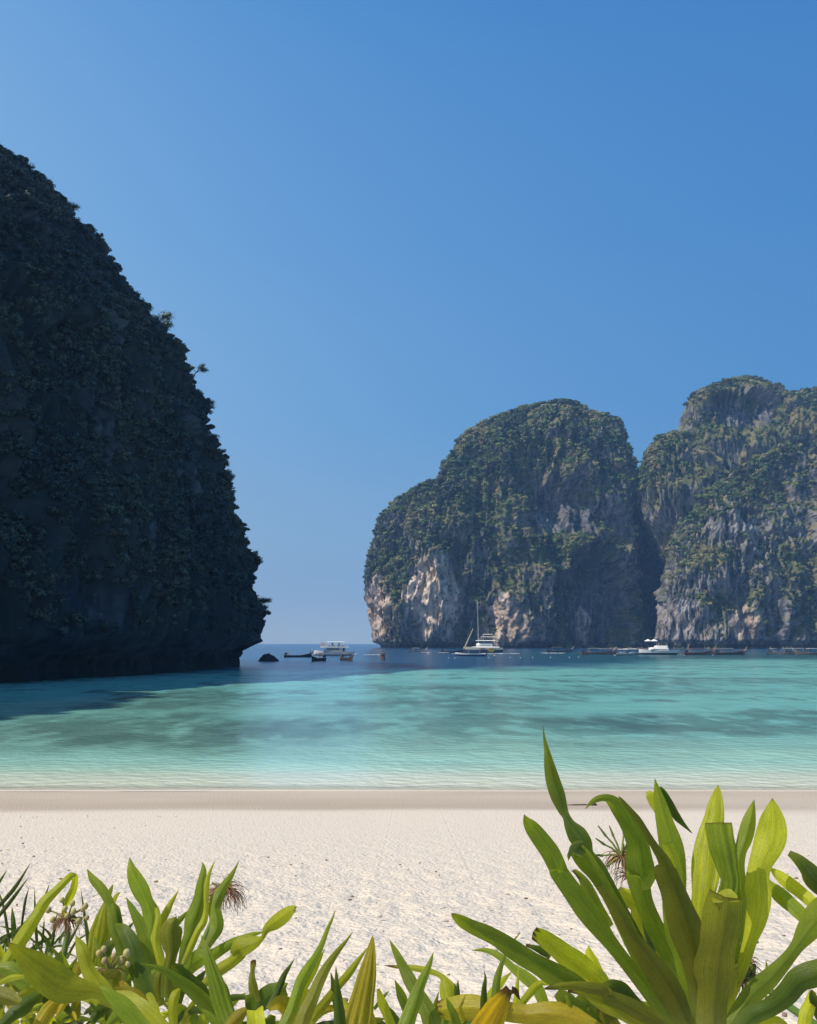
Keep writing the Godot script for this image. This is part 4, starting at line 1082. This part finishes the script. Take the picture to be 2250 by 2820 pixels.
func long_boat(L: float, wood: Color, trim: Color, roof: Color, ribbon: Color) -> Node3D:
	var o := Node3D.new()
	part(o, "hull", hull_mesh(L, L * 0.17, 0.65, 0.75, 0.15, 0.62, 0.6), smat(wood, 0.7))
	part(o, "deck", deck_mesh(L, L * 0.15, 0.35, 0.62), smat(wood * 1.6, 0.8))
	var st := begin()
	var p := PackedVector3Array()
	for i in 7:
		var t := i / 6.0
		p.append(Vector3(L * (0.44 + 0.16 * t), 0.95 + 1.75 * pow(t, 1.35), 0))
	tube_st(st, p, 0.17, 0.09, 6, Color.WHITE)
	var prow := part(o, "prow", st.commit(), smat(trim, 0.7))
	part(prow, "ribbon", bx_mesh(Vector3(0.30, 0.75, 0.30), 0.1), smat(ribbon, 0.8), Vector3(L * 0.545, 1.7, 0), Vector3(0, 0, -0.5))
	var roof_m := part(o, "canopy", bx_mesh(Vector3(L * 0.40, 0.16, L * 0.16), 0.2), smat(roof, 0.7), Vector3(-L * 0.08, 2.05, 0))
	for a in [-1, 1]:
		for b in [-1, 1]:
			part(o, "post", rod(Vector3(-L * 0.08 + a * L * 0.16, 0.5, b * L * 0.065), Vector3(-L * 0.08 + a * L * 0.16, 2.05, b * L * 0.065), 0.045, 0.045), smat(trim, 0.7))
	part(o, "engine", bx_mesh(Vector3(1.0, 0.7, 0.6), 0.12), smat(Color(0.06, 0.06, 0.07), 0.5), Vector3(-L * 0.43, 1.25, 0), Vector3(0, 0, 0.15))
	part(o, "propeller_shaft", rod(Vector3(-L * 0.45, 1.25, 0), Vector3(-L * 0.78, 0.1, 0.2), 0.05, 0.03), smat(Color(0.2, 0.2, 0.2), 0.5))
	for i in 3:
		part(o, "bench", bx_mesh(Vector3(0.35, 0.1, L * 0.13)), smat(wood * 2.0, 0.8), Vector3(-L * 0.2 + i * 1.3, 0.72, 0))
	return o

func set_down(o: Node3D, called: String, u: float, v: float, turn: float, label: String, category: String, group := "", scale := 1.0) -> Node3D:
	o.name = numbered(called)
	add_child(o)
	var d := EYE / maxf(-(at(u, v, 1.0).y - EYE), 0.0004)     # where that sight line meets the water
	o.position = Vector3(at(u, v, d).x, 0.0, -d)
	o.rotation.y = turn
	o.scale = Vector3.ONE * scale
	tag(o, label, category, group)
	return o

func speed_boat(L: float, body: Color, stripe: Color, top: Color) -> Node3D:
	var o := Node3D.new()
	part(o, "hull", hull_mesh(L, L * 0.27, 0.95, 0.45, 0.0, 0.5, 0.92), smat(body, 0.25))
	part(o, "deck", deck_mesh(L, L * 0.26, 0.75, 0.5), smat(Color(0.7, 0.7, 0.68), 0.5))
	part(o, "stripe", hull_mesh(L * 1.004, L * 0.274, 0.5, 0.3, 0.0, 0.5, 0.92), smat(stripe, 0.3))
	part(o, "canopy", bx_mesh(Vector3(L * 0.42, 0.12, L * 0.23), 0.3), smat(top, 0.6), Vector3(-L * 0.12, 2.35, 0))
	for a in [-1, 1]:
		for b in [-1, 1]:
			part(o, "post", rod(Vector3(-L * 0.12 + a * L * 0.18, 0.8, b * L * 0.10), Vector3(-L * 0.12 + a * L * 0.18, 2.35, b * L * 0.10), 0.04, 0.04), smat(Color(0.6, 0.6, 0.6), 0.3, 0.7))
	part(o, "windscreen", bx_mesh(Vector3(0.08, 0.7, L * 0.2)), smat(Color(0.02, 0.03, 0.04), 0.1), Vector3(L * 0.12, 1.25, 0), Vector3(0, 0, 0.4))
	for b in [-1, 1]:
		part(o, "outboard_motor", bx_mesh(Vector3(0.5, 1.0, 0.4), 0.12), smat(Color(0.03, 0.03, 0.035), 0.4), Vector3(-L * 0.52, 0.9, b * 0.5))
	return o

func person_mesh(shirt: Color, short: Color, skin: Color, pose: float) -> ArrayMesh:
	# one skin from tapering, joined limbs, standing 1.7 m
	var st := begin()
	var legs := [[Vector3(-0.09, 0.02, 0.04), Vector3(-0.10, 0.45, 0.02), Vector3(-0.08, 0.88, 0)], [Vector3(0.11, 0.02, -0.04), Vector3(0.10, 0.45, 0.0), Vector3(0.08, 0.88, 0)]]
	for l in legs: tube_st(st, PackedVector3Array(l), 0.05, 0.095, 7, skin)
	ball_st(st, Vector3(0, 0.93, 0), Vector3(0.17, 0.15, 0.12), short, 10)
	ball_st(st, Vector3(0, 1.14, 0), Vector3(0.16, 0.22, 0.11), shirt, 10)
	ball_st(st, Vector3(0, 1.32, 0), Vector3(0.20, 0.13, 0.11), shirt, 10)
	for s in [-1.0, 1.0]:
		var k: float = pose if s > 0.0 else -0.1
		tube_st(st, PackedVector3Array([Vector3(s * 0.19, 1.38, 0), Vector3(s * (0.25 + 0.05 * k), 1.12 + 0.2 * k, 0.03), Vector3(s * 0.25, 0.88 + 0.5 * k, 0.10)]), 0.05, 0.035, 6, skin)
		ball_st(st, Vector3(s * 0.25, 0.85 + 0.5 * k, 0.11), Vector3(0.04, 0.06, 0.03), skin, 6)
	tube_st(st, PackedVector3Array([Vector3(0, 1.40, 0), Vector3(0, 1.46, 0.005), Vector3(0, 1.52, 0.01)]), 0.055, 0.05, 7, skin)
	ball_st(st, Vector3(0, 1.60, 0.01), Vector3(0.085, 0.11, 0.10), skin, 10)
	ball_st(st, Vector3(0, 1.635, -0.02), Vector3(0.092, 0.095, 0.10), Color(0.02, 0.015, 0.012), 10)
	ball_st(st, Vector3(0, 1.59, 0.11), Vector3(0.014, 0.02, 0.018), skin, 6)
	return st.commit()

func make_boats() -> void:
	var white := Color(0.78, 0.77, 0.74)
	var dark_wood := Color(0.05, 0.035, 0.028)
	var red_wood := Color(0.13, 0.045, 0.03)
	# boulder standing out of the water by the headland
	var P := PackedVector3Array()
	var C := PackedColorArray()
	for j in 24:
		for i in 40:
			var th := TAU * i / 40.0
			var ph := PI * 0.62 * j / 23.0
			var v := Vector3(cos(th) * sin(ph), cos(ph), sin(th) * sin(ph))
			var k := 1.0 + nf.get_noise_3d(v.x * 22.0, v.y * 22.0 + 9.0, v.z * 22.0) * 0.30 + nf.get_noise_3d(v.x * 90.0, v.y * 90.0, v.z * 90.0) * 0.06
			P.append(Vector3(v.x * 2.3 * (1.25 - 0.55 * v.y), v.y * 1.75 + 0.1, v.z * 2.0 * (1.2 - 0.5 * v.y)) * k)
			C.append(Color(0.045, 0.042, 0.040) * (1.0 + nf.get_noise_3d(v.x * 60.0, v.y * 60.0, 4.0) * 0.6))
	var o := Node3D.new()
	part(o, "stone", grid_mesh(P, C, PackedVector2Array(), 40, 24, true, true), M.rock)
	set_down(o, "boulder", 739, 1821, 0.4, "dark peaked boulder standing out of the water beside the shaded headland", "rock")
	# the double-deck tour boat
	o = Node3D.new()
	var L := 15.5
	part(o, "hull", hull_mesh(L, 4.2, 1.35, 0.75, 0.0, 0.5, 0.95), smat(white, 0.4))
	part(o, "waterline_stripe", hull_mesh(L * 1.003, 4.22, 0.38, 0.1, 0.0, 0.5, 0.95), smat(Color(0.12, 0.13, 0.2), 0.5))
	part(o, "main_deck", deck_mesh(L, 4.1, 1.25, 0.5), smat(Color(0.4, 0.38, 0.34), 0.7))
	var cab := part(o, "cabin", bx_mesh(Vector3(8.6, 1.9, 3.4), 0.25), smat(white, 0.4), Vector3(-0.6, 2.25, 0))
	for s in [-1, 1]:
		for i in 6: part(cab, "window", bx_mesh(Vector3(0.62, 0.62, 0.06)), smat(Color(0.02, 0.03, 0.045), 0.1), Vector3(-1.4 + i * 0.82, 0.22, s * 1.72))
		part(cab, "door", bx_mesh(Vector3(0.75, 1.5, 0.06)), smat(Color(0.05, 0.05, 0.06), 0.4), Vector3(-3.5 + 0.0, -0.1, s * 1.72))
	part(o, "upper_deck", bx_mesh(Vector3(11.6, 0.16, 3.9), 0.3), smat(white, 0.5), Vector3(-0.4, 3.28, 0))
	part(o, "awning", bx_mesh(Vector3(7.6, 0.12, 3.9), 0.3), smat(Color(0.82, 0.82, 0.8), 0.6), Vector3(-0.9, 5.35, 0))
	for i in 6:
		for s in [-1, 1]: part(o, "post", rod(Vector3(-4.5 + i * 1.45, 3.3, s * 1.8), Vector3(-4.5 + i * 1.45, 5.35, s * 1.8), 0.05, 0.05), smat(white, 0.4))
	for s in [-1, 1]:
		for h in [3.75, 4.2]:
			part(o, "rail", rod(Vector3(-6.0, h, s * 1.88), Vector3(5.2, h, s * 1.88), 0.035, 0.035), smat(white, 0.4))
	for i in 4: part(o, "bench", bx_mesh(Vector3(0.5, 0.5, 2.6)), smat(Color(0.10, 0.13, 0.2), 0.7), Vector3(-3.6 + i * 1.7, 3.62, 0))
	part(o, "boarding_platform", bx_mesh(Vector3(1.9, 0.14, 3.4), 0.2), smat(Color(0.5, 0.5, 0.5), 0.6), Vector3(-8.4, 0.55, 0))
	part(o, "ladder", bx_mesh(Vector3(0.1, 1.6, 0.6)), smat(Color(0.5, 0.5, 0.5), 0.4), Vector3(-7.7, 1.1, 1.2))
	part(o, "bow_pole", rod(Vector3(7.6, 1.9, 0), Vector3(9.0, 2.3, 0), 0.06, 0.04), smat(white, 0.4))
	var ship := set_down(o, "tour_boat", 918, 1805, PI + 0.06, "white double-deck tour boat under a flat awning, anchored in the bay mouth", "boat")
	# long-tail boats
	var specs := [
		[820, 1810, 0.12, 9.5, dark_wood, dark_wood * 1.4, Color(0.10, 0.10, 0.10), Color(0.25, 0.06, 0.05), "low dark long-tail boat lying between the boulder and the tour boat", false],
		[877, 1820, -1.95, 8.0, dark_wood, dark_wood * 2.0, Color(0.16, 0.15, 0.14), Color(0.30, 0.10, 0.06), "dark long-tail boat seen bow on in front of the tour boat's bow", true],
		[955, 1819, -1.1, 8.5, dark_wood, dark_wood * 2.0, Color(0.22, 0.16, 0.12), Color(0.35, 0.3, 0.28), "dark long-tail boat with a high stem before the tour boat's stern", true],
		[1055, 1817, -1.5, 7.5, red_wood, red_wood * 1.4, Color(0.14, 0.14, 0.15), Color(0.5, 0.16, 0.08), "long-tail boat with an orange ribbon, alone on dark water mid-bay", true],
		[1149, 1795, -0.5, 11.0, Color(0.12, 0.11, 0.11), white * 0.7, Color(0.3, 0.3, 0.3), Color(0.5, 0.5, 0.5), "small grey long-tail boat moored at the islet's left foot", true],
		[1245, 1797, 0.2, 12.0, dark_wood, dark_wood, Color(0.15, 0.15, 0.15), Color(0.2, 0.2, 0.2), "low dark boat just left of the catamaran", false],
		[1540, 1796, 0.1, 14.0, Color(0.13, 0.09, 0.08), Color(0.26, 0.2, 0.17), Color(0.12, 0.12, 0.12), Color(0.3, 0.28, 0.25), "brown long-tail boat alone in front of the islet's dark alcove", true],
		[1645, 1802, 0.15, 15.0, Color(0.22, 0.13, 0.10), Color(0.4, 0.3, 0.25), Color(0.25, 0.2, 0.16), Color(0.4, 0.2, 0.12), "reddish wooden boat with people aboard, leftmost of the boats by the gully", true],
		[1925, 1803, 0.05, 12.5, red_wood, Color(0.30, 0.09, 0.05), Color(0.16, 0.05, 0.05), Color(0.55, 0.14, 0.08), "dark red long-tail boat just right of the motor yacht", true],
		[2010, 1803, 0.08, 13.0, Color(0.10, 0.06, 0.04), Color(0.36, 0.16, 0.09), Color(0.24, 0.2, 0.16), Color(0.5, 0.22, 0.12), "long-tail boat with a tall orange stem under the grey wall", true],
		[2133, 1803, -1.4, 10.0, Color(0.06, 0.07, 0.10), Color(0.18, 0.18, 0.2), Color(0.2, 0.2, 0.22), Color(0.2, 0.25, 0.35), "blue-grey long-tail boat, first of the group at the right edge", true],
		[2166, 1802, 2.9, 11.0, Color(0.14, 0.12, 0.11), Color(0.34, 0.3, 0.26), Color(0.34, 0.32, 0.3), Color(0.4, 0.3, 0.25), "brown long-tail boat with a pale canopy in the group at the right edge", true],
		[2196, 1802, 3.0, 10.0, Color(0.10, 0.10, 0.10), Color(0.3, 0.3, 0.3), Color(0.3, 0.32, 0.34), Color(0.3, 0.3, 0.3), "grey long-tail boat near the end of the group at the right edge", true],
		[2232, 1803, 3.1, 13.0, Color(0.16, 0.13, 0.11), Color(0.4, 0.33, 0.28), Color(0.42, 0.42, 0.42), Color(0.45, 0.42, 0.4), "long-tail boat with a white canopy, last of the boats at the right edge", true]]
	var boats := []
	for s in specs:
		var b := long_boat(s[3] * (0.8 if s[0] > 1500 else 1.0), s[4], s[5], s[6], s[7])
		if not s[9]:
			for c in b.get_children():
				if c.name.begins_with("canopy") or c.name.begins_with("post"): c.free()
		boats.append(set_down(b, "long_tail_boat", s[0], s[1], s[2], s[8], "boat", "long-tail boats moored in the bay", 1.25 if s[0] > 1500 else 1.0))
	# the catamaran
	o = Node3D.new()
	for s in [-1, 1]:
		var hu := part(o, "hull", hull_mesh(13.0, 1.7, 1.7, 0.35, 0.0, 0.55, 0.9), smat(Color(0.62, 0.58, 0.40), 0.4), Vector3(0, 0, s * 2.7))
		for q in 2:      # the ornament along its side: rings of dark and yellow paint
			var st := begin()
			for n in 4:
				var pts := PackedVector3Array()
				for k in 25: pts.append(Vector3(-2.2 + q * 3.0 + cos(TAU * k / 24.0) * (0.30 + n * 0.30), 0.95 + sin(TAU * k / 24.0) * (0.16 + n * 0.17), s * 0.86))
				tube_st(st, pts, 0.05, 0.05, 4, Color.WHITE)
			part(hu, "painted_swirl", st.commit(), smat(Color(0.55, 0.42, 0.03) if q == 0 else Color(0.05, 0.05, 0.07), 0.5))
		part(hu, "bow_patch", hull_mesh(13.05, 1.74, 1.0, 0.1, 0.0, 0.55, 0.9), smat(Color(0.06, 0.07, 0.10), 0.4))
	part(o, "bridge_deck", bx_mesh(Vector3(9.5, 0.6, 6.2), 0.4), smat(white, 0.4), Vector3(-0.8, 1.75, 0))
	var sal := part(o, "saloon", bx_mesh(Vector3(5.6, 1.3, 4.6), 0.9), smat(white, 0.4), Vector3(-0.6, 2.65, 0))
	part(sal, "window", bx_mesh(Vector3(5.0, 0.55, 4.66), 0.9), smat(Color(0.02, 0.025, 0.03), 0.1), Vector3(0.15, 0.1, 0))
	part(o, "hard_top", bx_mesh(Vector3(6.8, 0.16, 5.0), 0.5), smat(Color(0.82, 0.82, 0.8), 0.5), Vector3(-1.0, 4.2, 0))
	part(o, "upper_top", bx_mesh(Vector3(4.4, 0.12, 3.6), 0.4), smat(Color(0.7, 0.68, 0.6), 0.6), Vector3(-1.6, 5.5, 0))
	part(o, "upper_awning", bx_mesh(Vector3(3.4, 0.12, 3.0), 0.4), smat(Color(0.7, 0.66, 0.52), 0.6), Vector3(-1.8, 6.4, 0))
	for a in [-1, 1]:
		for b in [-1, 1]: part(o, "post", rod(Vector3(-1.6 + a * 1.9, 2.0, b * 1.6), Vector3(-1.6 + a * 1.5, 6.4, b * 1.3), 0.06, 0.05), smat(Color(0.5, 0.5, 0.48), 0.4))
	part(o, "mast", rod(Vector3(1.6, 2.0, 0), Vector3(1.7, 18.5, 0), 0.10, 0.06), smat(Color(0.66, 0.65, 0.6), 0.4))
	part(o, "boom", rod(Vector3(1.5, 4.7, 0), Vector3(-4.6, 4.9, 0), 0.12, 0.1), smat(Color(0.4, 0.36, 0.3), 0.5))
	part(o, "furled_sail", rod(Vector3(6.4, 1.9, 0), Vector3(3.4, 8.4, 0), 0.28, 0.16), smat(Color(0.45, 0.36, 0.22), 0.7))
	part(o, "forestay", rod(Vector3(6.5, 1.9, 0), Vector3(1.75, 17.5, 0), 0.025, 0.025), smat(Color(0.3, 0.3, 0.3), 0.4))
	part(o, "slide", bx_mesh(Vector3(3.4, 0.2, 1.1), 0.2), smat(Color(0.25, 0.06, 0.05), 0.5), Vector3(-6.9, 1.3, 0.6), Vector3(0, 0, 0.42))
	set_down(o, "catamaran", 1330, 1797, PI + 0.1, "sailing catamaran with a tall bare mast and yellow swirls along its hull", "boat", "", 1.45)
	# motor boats
	set_down(speed_boat(11.5, white, Color(0.03, 0.06, 0.16), Color(0.04, 0.09, 0.22)), "speedboat", 1296, 1807, PI - 0.05, "white speedboat with a dark blue canopy in front of the catamaran", "boat", "speedboats in the bay")
	set_down(speed_boat(13.0, white, Color(0.2, 0.2, 0.22), white), "speedboat", 1745, 1802, 0.1, "white speedboat with a white canopy in the crowd by the gully", "boat", "speedboats in the bay")
	set_down(speed_boat(9.0, white * 0.9, Color(0.3, 0.3, 0.3), Color(0.5, 0.5, 0.5)), "speedboat", 1722, 1805, 0.3, "small grey-topped speedboat lying left of the motor yacht", "boat", "speedboats in the bay")
	o = Node3D.new()
	L = 16.0
	part(o, "hull", hull_mesh(L, 4.6, 1.7, 0.6, 0.0, 0.5, 0.95), smat(white, 0.25))
	part(o, "boot_stripe", hull_mesh(L * 1.003, 4.64, 0.75, 0.1, 0.0, 0.5, 0.95), smat(Color(0.05, 0.07, 0.10), 0.3))
	part(o, "deck", deck_mesh(L, 4.5, 1.6, 0.5), smat(white, 0.5))
	part(o, "cabin", bx_mesh(Vector3(8.2, 1.5, 3.7), 1.2), smat(white, 0.25), Vector3(-0.4, 2.3, 0))
	part(o, "window", bx_mesh(Vector3(7.6, 0.6, 3.76), 1.2), smat(Color(0.02, 0.025, 0.03), 0.08), Vector3(-0.2, 2.5, 0))
	part(o, "flybridge", bx_mesh(Vector3(5.6, 0.7, 3.2), 0.9), smat(white, 0.25), Vector3(-1.4, 3.4, 0))
	part(o, "hard_top", bx_mesh(Vector3(5.0, 0.16, 3.2), 0.5), smat(Color(0.06, 0.06, 0.07), 0.4), Vector3(-1.8, 5.2, 0))
	for a in [-1, 1]:
		for b in [-1, 1]: part(o, "post", rod(Vector3(-1.8 + a * 1.9, 3.6, b * 1.4), Vector3(-1.8 + a * 1.7, 5.2, b * 1.3), 0.08, 0.06), smat(white, 0.4))
	set_down(o, "motor_yacht", 1812, 1803, PI, "white motor yacht with a dark hard top moored at the mouth of the gully", "boat")
	# two sunshades and the strip of sand behind the yacht
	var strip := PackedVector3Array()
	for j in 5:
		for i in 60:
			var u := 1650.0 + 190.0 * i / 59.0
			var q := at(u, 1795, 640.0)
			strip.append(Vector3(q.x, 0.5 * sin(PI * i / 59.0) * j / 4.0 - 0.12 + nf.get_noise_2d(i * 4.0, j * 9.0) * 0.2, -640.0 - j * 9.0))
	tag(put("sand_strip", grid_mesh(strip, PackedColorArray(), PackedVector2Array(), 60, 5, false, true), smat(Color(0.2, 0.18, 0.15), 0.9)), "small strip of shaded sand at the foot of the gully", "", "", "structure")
	for i in 2:
		var q := at(1786 + i * 17, 1795, 638.0)
		o = thing("beach_umbrella", Vector3(q.x, -0.3, -638.0))
		part(o, "pole", rod(Vector3.ZERO, Vector3(0, 7.0, 0), 0.07, 0.05), smat(Color(0.4, 0.38, 0.35), 0.5))
		var st := begin()
		var cone := PackedVector3Array()
		for lv in [[0.02, 8.0], [1.0, 7.6], [2.0, 7.1], [2.9, 6.5], [2.9, 6.4], [1.9, 6.9], [0.02, 7.6]]:
			for k in 16: cone.append(Vector3(cos(TAU * k / 16.0) * lv[0] * (1.0 if k % 2 == 0 else 0.95), lv[1], sin(TAU * k / 16.0) * lv[0] * (1.0 if k % 2 == 0 else 0.95)))
		part(o, "canopy", grid_mesh(cone, PackedColorArray(), PackedVector2Array(), 16, 7, true, true), smat(Color(0.82, 0.8, 0.75), 0.8))
		tag(o, ["white beach umbrella on a tall pole, left of the pair behind the yacht", "white beach umbrella on a tall pole, nearer the yacht's hard top"][i], "umbrella", "white umbrellas behind the yacht")
	# people
	var kinds := []
	var shirts := [Color(0.55, 0.5, 0.45), Color(0.5, 0.08, 0.06), Color(0.06, 0.1, 0.25), Color(0.42, 0.24, 0.17), Color(0.05, 0.05, 0.05), Color(0.6, 0.35, 0.05)]
	for i in 6: kinds.append(person_mesh(shirts[i], shirts[(i + 2) % 6] * 0.7, Color(0.36, 0.2, 0.13), [0.0, 0.7, 0.2, 0.9, 0.1, 0.5][i]))
	var skin_m := StandardMaterial3D.new()
	skin_m.vertex_color_use_as_albedo = true
	skin_m.roughness = 0.8
	for i in 44:
		var q := at(1662 + 150.0 * pow(rng.randf(), 0.8), 1795, 636.0 - rng.randf() * 22.0)
		var pn := put("person", kinds[rng.randi() % 6], skin_m)
		pn.position = Vector3(q.x, rng.randf_range(-0.5, 0.35), q.z)
		pn.rotation.y = rng.randf() * TAU
		tag(pn, "bather standing in the crowd in shallow water at the foot of the gully", "person", "crowd in the shallows by the gully")
	for i in 9:
		var pn := put("person", kinds[rng.randi() % 6], skin_m)
		var lx := 5.0 - 0.9 * (i % 3) if i < 5 else rng.randf_range(-4.5, 1.5)
		pn.transform = ship.transform * Transform3D(Basis(Vector3.UP, rng.randf() * TAU), Vector3(lx - 0.2 * i if i < 5 else lx, 3.36, [-1.2, 1.25, 0.7, 1.4, -0.6][i % 5]))
		tag(pn, ["first passenger from the bow on the open upper deck", "second passenger from the bow on the open upper deck", "third passenger from the bow on the open upper deck", "fourth passenger from the bow on the open upper deck", "passenger nearest the awning on the open upper deck"][i] if i < 5 else "passenger standing in the shade under the tour boat's awning", "person", "passengers on the open upper deck" if i < 5 else "passengers under the awning")
	for b in boats:
		if b.position.z < -400.0 and b.get_index() % 2 == 0: continue
		var pn := put("person", kinds[rng.randi() % 6], skin_m)
		pn.transform = Transform3D(b.transform.basis.orthonormalized(), b.transform * Vector3(-3.2, 0.36, 0.1))
		pn.rotation.y += PI / 2
		var what: String = b.get_meta("label")
		tag(pn, "boatman aboard the " + " ".join(Array(what.split(" ")).slice(0, 13)), "person", "boatmen standing in their boats")
	# float line, buoys and swimmers' floats before the islet
	var buoy_m := smat(Color(0.75, 0.45, 0.3), 0.5)
	var white_m := smat(Color(0.8, 0.8, 0.78), 0.5)
	var where := {1100: "alone before the islet's sea-side edge", 1236: "left of the speedboat, first of two", 1252: "left of the speedboat, second of two", 1345: "below the catamaran's stern", 1405: "first to the right of the catamaran", 1433: "beneath the right-hand orange buoy", 1467: "in open water right of the orange buoys", 1516: "left of the long-tail boat by the alcove", 1568: "right of the long-tail boat by the alcove, first of two", 1593: "right of the long-tail boat by the alcove, second of two", 1855: "first in the row right of the motor yacht", 1867: "second in the row right of the motor yacht", 1875: "third in the row right of the motor yacht", 1884: "last in the row right of the motor yacht", 1962: "between the dark red boat and the one with the orange stem"}
	var bs := begin()
	ball_st(bs, Vector3(0, 0.16, 0), Vector3(0.36, 0.34, 0.36), Color.WHITE, 12)
	tube_st(bs, PackedVector3Array([Vector3(0, 0.4, 0), Vector3(0, 0.5, 0), Vector3(0, 0.62, 0)]), 0.08, 0.06, 6, Color.WHITE)
	var ball := bs.commit()
	for s in [[1179, 1802], [1362, 1806], [1429, 1801], [1100, 1790], [1236, 1812], [1252, 1813], [1345, 1812], [1405, 1811], [1433, 1812], [1467, 1811], [1516, 1811], [1568, 1811], [1593, 1810], [1855, 1803], [1867, 1804], [1875, 1804], [1884, 1804], [1962, 1804]]:
		var red: bool = s[0] in [1179, 1362, 1429]
		var b := set_down(Node3D.new(), "buoy", s[0], s[1], 0.0, {1179: "orange buoy floating off the islet's left foot", 1362: "orange buoy just right of the catamaran's stern", 1429: "orange buoy at the end of the long float line right of the catamaran"}[s[0]] if red else "tiny white float bobbing " + where[s[0]], "buoy", "orange buoys" if red else "white floats", 0.8 if red else 0.42)
		part(b, "float", ball, buoy_m if red else white_m)
	for s in [[1208, 1236, 1797.5], [1318, 1425, 1800.5], [1488, 1556, 1799], [1004, 1050, 1804], [1160, 1185, 1797], [1246, 1264, 1801]]:
		var pts := PackedVector3Array()
		var d := EYE / -(at(s[0], s[2], 1.0).y - EYE)
		var a := at(s[0], s[2], d)
		var e := at(s[1], s[2], d)
		for i in 40: pts.append(Vector3(lerpf(a.x, e.x, i / 39.0), 0.10, -d + nf.get_noise_2d(i * 3.0, s[0]) * 4.0))
		var st := begin()
		tube_st(st, pts, 0.10, 0.10, 6, Color.WHITE)
		tag(put("float_line", st.commit(), white_m), "white float line on the water " + {1208: "left of the catamaran", 1318: "right of the catamaran", 1488: "below the islet's dark alcove", 1004: "right of the tour boat", 1160: "by the islet's left foot", 1246: "just left of the speedboat's bow"}[s[0]], "float line", "white float lines")
	# driftwood on the damp sand
	var st := begin()
	var q := at(1590, 2228, 24.2)
	q.y = beach_y(24.2)
	tube_st(st, PackedVector3Array([Vector3(-0.35, 0.03, 0), Vector3(-0.1, 0.05, 0.03), Vector3(0.2, 0.04, -0.02), Vector3(0.55, 0.02, 0.02)]), 0.03, 0.05, 7, Color.WHITE)
	ball_st(st, Vector3(0.42, 0.06, 0.02), Vector3(0.14, 0.08, 0.09), Color.WHITE, 8)
	var dw := put("driftwood", st.commit(), smat(Color(0.05, 0.045, 0.04), 0.9))
	dw.position = q
	tag(dw, "dark piece of driftwood lying on the damp sand behind the tall lily", "driftwood")

func cliff_tree(u: float, v: float, d: float, size: float, lean: float, label: String, s: int) -> void:
	var foot := at(u, v, d)
	var t := thing("cliff_tree", foot)
	var r := RandomNumberGenerator.new()
	r.seed = s
	var st := begin()
	var bark := Color(0.07, 0.055, 0.04)
	var tips := []
	var top := Vector3(lean * size * 0.5, size * 0.45, 0)
	tube_st(st, PackedVector3Array([Vector3(-size * 0.3, -size * 0.25, 0), Vector3(lean * size * 0.12, size * 0.12, 0), top]), size * 0.05, size * 0.03, 7, bark)
	for i in 7:
		var e := top + Vector3(r.randf_range(-0.35, 0.55) * size, r.randf_range(0.0, 0.45) * size, r.randf_range(-0.35, 0.35) * size)
		tube_st(st, PackedVector3Array([top, top.lerp(e, 0.5) + Vector3(0, size * 0.05, 0), e]), size * 0.022, size * 0.006, 5, bark)
		tips.append(e)
	put("trunk", st.commit(), M.dry2, t)
	st = begin()
	for i in 1500:
		var e: Vector3 = tips[r.randi() % 7]
		var v3 := Vector3(r.randfn(), r.randfn() * 0.6, r.randfn()) * size * 0.10
		var nrm := (v3.normalized() + Vector3(0, 0.5, 0)).normalized()
		var tt := nrm.cross(Vector3(r.randfn(), r.randfn(), r.randfn())).normalized()
		var b := nrm.cross(tt)
		var k := size * r.randf_range(0.02, 0.045)
		st.set_color(Color(0.04, 0.07, 0.024) * r.randf_range(0.6, 1.6))
		st.set_normal(nrm)
		st.add_vertex(e + v3 + tt * k)
		st.add_vertex(e + v3 - tt * k * 0.5 - b * k * 0.7)
		st.add_vertex(e + v3 - tt * k * 0.5 + b * k * 0.7)
	put("crown", st.commit(), M.leafy, t)
	tag(t, label, "tree", "trees leaning from the headland's edge")

func make_cliff_trees() -> void:
	M.dry2 = smat(Color(0.07, 0.055, 0.04), 0.9)
	cliff_tree(396, 935, 178, 6.5, 0.8, "open-crowned tree leaning out halfway up the headland's edge", 1)
	cliff_tree(160, 600, 160, 4.5, 0.6, "small tree standing out against the sky on the upper slope", 2)
	cliff_tree(542, 1140, 184, 4.0, 0.7, "dark tree hanging off the steep edge above the overhang", 3)
	cliff_tree(578, 1300, 186, 4.2, 0.8, "bushy tree on the edge just below the steepest stretch", 4)
	cliff_tree(690, 1700, 188, 4.6, 0.7, "lowest tree, overhanging the undercut foot of the headland", 5)
	cliff_tree(524, 1045, 183, 3.6, 0.7, "small tree beside a bulge where the slope turns steep", 6)
const FOG := 0.0002
const SUN := Vector3(-0.58, 0.77, 0.22)

func _ready() -> void:
	rng.seed = 7
	nz.seed = 2
	nz.noise_type = FastNoiseLite.TYPE_SIMPLEX_SMOOTH
	nz.fractal_type = FastNoiseLite.FRACTAL_NONE
	nf.seed = 5
	nf.noise_type = FastNoiseLite.TYPE_SIMPLEX_SMOOTH
	nf.frequency = 0.035
	nf.fractal_octaves = 4
	nr.seed = 9
	nr.noise_type = FastNoiseLite.TYPE_SIMPLEX_SMOOTH
	nr.frequency = 0.055
	nr.fractal_type = FastNoiseLite.FRACTAL_RIDGED
	nr.fractal_octaves = 3
	nc.seed = 4
	nc.noise_type = FastNoiseLite.TYPE_CELLULAR
	nc.frequency = 1.0
	nc.fractal_type = FastNoiseLite.FRACTAL_NONE
	nc.cellular_return_type = FastNoiseLite.RETURN_DISTANCE
	make_world(SUN.normalized())
	M.dry = StandardMaterial3D.new()
	M.dry.vertex_color_use_as_albedo = true
	M.dry.roughness = 0.75
	make_beach()
	make_sea()
	make_cliffs()
	make_litter()
	make_boats()
	make_cliff_trees()
	make_plants()
